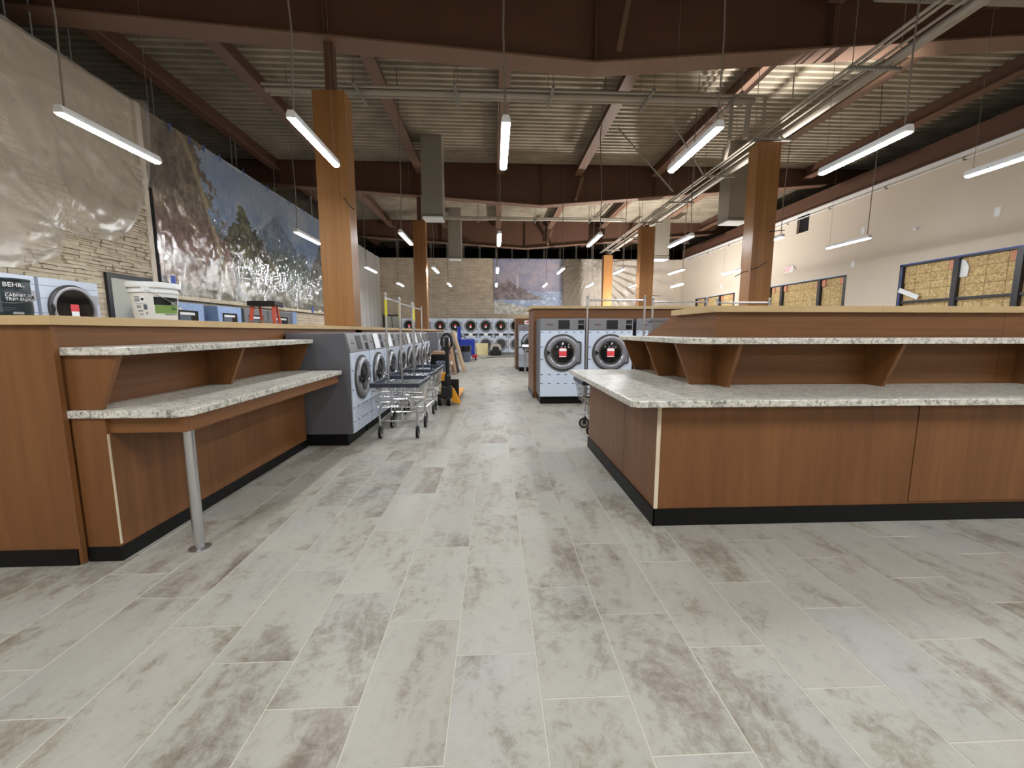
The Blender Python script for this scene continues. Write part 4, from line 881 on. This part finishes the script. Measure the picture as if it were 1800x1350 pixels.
t = thing('camera_fixture', (X1-.05, 11.0, 4.05), 'small white fixture on the right wall above the near window', 'fixture')
MB().lathe([(.05, 0), (.05, .02), (.001, .02)], 14, 'x', (X1-.022, 11.0, 4.05)).build('base', 'white', t); MB().tube([(X1-.02, 11.0, 4.05), (X1-.12, 10.95, 4.02)], .028, 8).build('barrel', 'white', t)
for y, z, lb in ((9.2, 3.98, 'white outlet plate high on the right wall, near the picture edge'), (12.65, 4.38, 'white outlet plate on the right wall over the pendant light'), (12.9, 3.42, 'small white plate below the second-row pendant on the right wall'), (20.5, 3.55, 'small white plate on the far right wall')):
    o = thing('outlet_plate', (X1, y, z), lb, 'outlet'); MB().box(X1-.012, X1-.0005, y-.06, y+.06, z-.1, z+.1).build('plate', 'white', o, bevel=.003); MB().box(X1-.014, X1-.012, y-.025, y+.025, z-.06, z+.06).build('socket', 'paper', o)
t = thing('wall_conduit', (X1-.03, 10, 5.45), 'thin white conduit along the top of the right wall', 'conduit')
MB().tube([(X1-.05, 7.5, 5.42), (X1-.05, 24.6, 5.42)], .018, 8).build('pipe', 'white', t)
for k in range(9): MB().box(X1-.07, X1-.001, 8+k*2-.02, 8+k*2+.02, 5.38, 5.46).build('clip', 'zinc', t)
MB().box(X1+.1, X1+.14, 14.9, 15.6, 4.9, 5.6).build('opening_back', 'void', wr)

# ------------------------------------------------------------------ pallet jack, bins and boxes down the aisle
t = thing('pallet_jack', (-.82, 7.45, 0), 'yellow and black pallet jack with upright handle in the aisle', 'pallet jack')
for x in (-.96, -.80):
    q = MB().lathe([(.05, -.03), (.095, -.03), (.1, 0), (.095, .03), (.05, .03)], 24, 'x', (x, 7.24, .1)).build('steer_wheel', 'black_rubber', t, smooth=True)
    MB().lathe([(.001, -.032), (.055, -.032), (.055, .032), (.001, .032)], 18, 'x', (x, 7.24, .1)).build('hub', 'kennel', q)
MB().box(-.93, -.74, 7.19, 7.36, .14, .34).build('pump_block', 'black', t, bevel=.02); MB().lathe([(.055, .3), (.055, .52), (.04, .56)], 16, 'z', (-.82, 7.28, 0)).build('pump_cylinder', 'black', t)
MB().prism([(-.76, .05), (-.60, .02), (-.60, .06), (-.72, .3), (-.76, .3)], 'y', 7.30, 7.36).build('side_plate', 'yellow', t, bevel=.006); MB().prism([(-1.02, .05), (-.98, .05), (-.98, .3), (-1.02, .25)], 'y', 7.66, 7.7).build('side_plate', 'yellow', t)
MB().box(-.98, -.66, 7.66, 7.74, .06, .42).build('carriage', 'black', t, bevel=.01); MB().box(-1.0, -.86, 7.6, 7.66, .4, .56).build('battery_cover', 'yellow', t, bevel=.015); MB().box(-.93, -.72, 7.36, 7.66, .1, .2).build('drawbar', 'black', t)
for x in (-.94, -.72): MB().box(x-.07, x+.07, 7.74, 8.85, .05, .1).build('fork', 'yellow', t, bevel=.006)
hh = MB().tube([(-.82, 7.28, .5), (-.82, 7.26, 1.0)], .032, 10).build('handle_tube', 'black', t, smooth=True)
lp = [(-.82+.085*math.sin(2*PI*k/20)*(1.05 if k < 20 else 1), 7.25, 1.125+.135*-math.cos(2*PI*k/20)) for k in range(21)]
MB().tube(lp, .022, 8).build('handle_loop', 'black', hh, smooth=True); MB().tube([(-.82, 7.25, 1.0), (-.82, 7.24, 1.2)], .035, 8).build('lever', 'black', hh)
def bin_(name, x, y, r0, r1, h, mat, label, cat='trash bin', sides=4):
    t = thing(name, (x, y, 0), label, cat); n = 28
    if sides == 4:
        MB().prism([(-r0, -r0), (r0, -r0), (r0, r0), (-r0, r0)], 'z', 0, .02).xf(Matrix.Translation((x, y, 0))).build('bottom', mat, t)
        mb = MB()
        mb.v = [(x+sx*r, y+sy*r, z) for r, z in ((r0, .02), (r1, h), (r1-.015, h), (r0-.015, .03)) for sx, sy in ((-1, -1), (1, -1), (1, 1), (-1, 1))]
        mb.f = [(a*4+k, a*4+(k+1) % 4, a*4+4+(k+1) % 4, a*4+4+k) for a in range(3) for k in range(4)]; mb.build('body', mat, t, bevel=.01)
        MB().box(x-r1-.01, x+r1+.01, y-r1-.01, y-r1+.01, h-.04, h).box(x-r1-.01, x+r1+.01, y+r1-.01, y+r1+.01, h-.04, h).box(x-r1-.01, x-r1+.01, y-r1, y+r1, h-.04, h).box(x+r1-.01, x+r1+.01, y-r1, y+r1, h-.04, h).build('rim', mat, t)
    else:
        MB().lathe([(.001, .0), (r0, .0), (r1, h), (r1+.02, h), (r1+.02, h+.03), (r1-.01, h+.03), (r0-.02, .03), (.001, .03)], 28, 'z', (x, y, 0), caps=False).build('body', mat, t, smooth=True)
    return t
bb = bin_('trash_bin', -1.47, 11.15, .19, .22, .70, 'black', 'black bin topped with flattened cardboard past the left washers')
tag(MB().box(-1.66, -1.3, 11.0, 11.35, .705, .73).box(-1.62, -1.34, 11.03, 11.3, .73, .78).build('cardboard_lid', 'cardboard'), 'flattened brown cardboard lying on the black bin', 'cardboard')
bin_('trash_bin', -1.30, 10.55, .12, .145, .55, 'bin_grey', 'low grey bin in front of the black bin')
gb = bin_('trash_can', -1.23, 18.1, .21, .25, .66, 'bin_grey', 'round grey trash can before the blue scrubber', 'trash bin', 0)
wrap('bag_fold', 'black', 4.0, 5.6, .45, .69, .262, gb, 10, (-1.23, 18.1), .275)
def leanbox(x0, th, y0, y1, h, lean, mat, label, prints):
    t = thing('flat_box', (x0, y0, 0), label, 'cardboard box', 'flat boxes leaning on the far left washers')
    mt = Matrix.Translation((x0, 0, 0)) @ Matrix.Rotation(-lean, 4, 'Y')
    MB().box(0, th, y0, y1, 0, h).xf(mt).build('carton', mat, t, bevel=.003)
    for z0, z1 in prints: MB().box(th*.3, th*.7, y0-.002, y0, z0, z1).xf(mt).build('print_block', 'print_violet' if z1-z0 > .09 else 'paper', t)
leanbox(-1.29, .13, 12.55, 13.0, .95, .16, 'cardboard', 'printed brown flat box, front one of the leaning boxes', [(.62, .88), (.32, .4), (.06, .26)])
leanbox(-1.155, .03, 13.02, 13.5, 1.2, .2, 'black', 'thin black sheet as the dark gap between the leaning boxes', [])  # darkness between the two cartons painted as a black sheet
leanbox(-1.03, .07, 13.55, 14.1, 1.36, .26, 'cardboard_light', 'tall light flat box, outermost of the leaning boxes', [])
t = thing('floor_scrubber', (-1.2, 19.2, 0), 'blue floor scrubbing machine with red base near the dryers', 'floor scrubber')
MB().box(-1.6, -.9, 19.0, 19.7, .2, .95).build('tank', 'blue', t, bevel=.03); MB().box(-1.66, -1.5, 19.0, 19.15, .8, 1.52).build('mast', 'blue', t, bevel=.02)
MB().box(-1.0, -.78, 18.95, 19.5, .1, .25).build('brush_cover', 'red', t, bevel=.03); MB().box(-.895, -.8, 19.05, 19.5, .25, .6).build('side_panel', 'kennel', t, bevel=.02)
for x in (-1.5, -.85): MB().lathe([(.02, -.03), (.1, -.03), (.1, .03), (.02, .03)], 18, 'x', (x, 19.3, .1)).build('wheel', 'black_rubber', t)
MB().tube([(-1.5, 19.0, 1.1), (-1.35, 18.95, 1.05), (-1.2, 18.98, .94)], .015, 6).build('hose', 'black', t)
tag(MB().prism([(23.0, 0), (23.025, 0), (23.285, .66), (23.26, .66)], 'x', -1.03, -.33).build('plywood_board', 'board'), 'pale plywood board leaning on the back dryers', 'board')
t = thing('pet_crate', (.1, 22.8, 0), 'grey and black plastic crate on the floor before the dryers', 'crate')
MB().prism([(-.2, .0), (.4, .0), (.4, .3), (-.2, .3)], 'y', 22.5, 23.1).build('lower_shell', 'black', t, bevel=.02)
MB().prism([(-.22, .3), (.42, .3), (.40, .52), (.3, .62), (-.1, .62), (-.2, .52)], 'y', 22.5, 23.1).build('upper_shell', 'kennel', t, bevel=.02)
MB().prism([(-.08, .08), (.28, .08), (.28, .42), (.2, .5), (0, .5), (-.08, .42)], 'y', 22.485, 22.5).build('door', 'black', t); MB().tube([(-.02, 22.8, .62), (0, 22.8, .68), (.2, 22.8, .68), (.22, 22.8, .62)], .015, 6).build('carry_handle', 'kennel', t)
tag(MB().tube([(-.8, 19.9, .2), (-.6, 20.3, .012), (0, 20.9, .012), (.9, 21.3, .012), (1.6, 21.1, .012)], .012, 6).build('power_cable', 'cable_dark', smooth=True), 'black cable across the floor in front of the dryers', 'cable')
t = thing('work_table', (1.1, 12.9, 0), 'small dark table with white papers beside the far washers', 'table')
MB().box(.74, 1.6, 12.62, 13.2, .80, .835).build('table_top', 'dark_grey', t, bevel=.004)
for x in (.98, 1.52):
    for y in (12.7, 13.12): MB().box(x-.015, x+.015, y-.015, y+.015, 0, .8).build('leg', 'steel', t)
tag(MB().prism([(12.66, .837), (13.1, .837), (13.1, .842), (12.9, .90), (12.7, .842)], 'x', .88, 1.4).build('paper_stack', 'paper'), 'white papers lying on the small dark table', 'paper')

# ------------------------------------------------------------------ work lights standing behind the islands
def worklight(loc, aim, energy, size, label):
    loc = Vector(loc); t = thing('work_light', (loc.x, loc.y, 0), label, 'work light')
    for k in range(3):
        a = k*2*PI/3+.4; MB().tube([(loc.x, loc.y, .5), (loc.x+.25*math.cos(a), loc.y+.25*math.sin(a), .01)], .012, 6).build('leg', 'black', t)
    MB().tube([(loc.x, loc.y, .45), (loc.x, loc.y, loc.z-.12)], .015, 8).build('pole', 'black', t)
    d = (Vector(aim)-loc).normalized(); rot = d.to_track_quat('-Z', 'Y').to_matrix().to_4x4()
    hm = Matrix.Translation(loc) @ rot
    MB().box(-.12, .12, -.08, .08, -.0, .07).xf(hm).build('head', 'yellow', t, bevel=.01); MB().box(-.1, .1, -.065, .065, -.006, 0).xf(hm).build('lens', 'white', t)
    l = bpy.data.lights.new('work_lamp', 'SPOT'); l.energy = energy; l.spot_size = size; l.spot_blend = .6; l.shadow_soft_size = .08; l.color = (1, .96, .92)
    o = bpy.data.objects.new('work_lamp', l); COL.objects.link(o); o.matrix_world = Matrix.Translation(loc+d*.03) @ rot
    o.parent = t; o.matrix_parent_inverse = Matrix.Translation(-Vector(t.location))
worklight((6.7, 9.8, 1.0), (6.2, 8.6, 6.9), 2300, math.radians(42), 'floodlight on a stand hidden behind the near washer island')
worklight((6.3, 18.0, .9), (6.4, 19.2, 6.9), 1900, math.radians(165), 'floodlight on a stand by the right wall behind the islands')
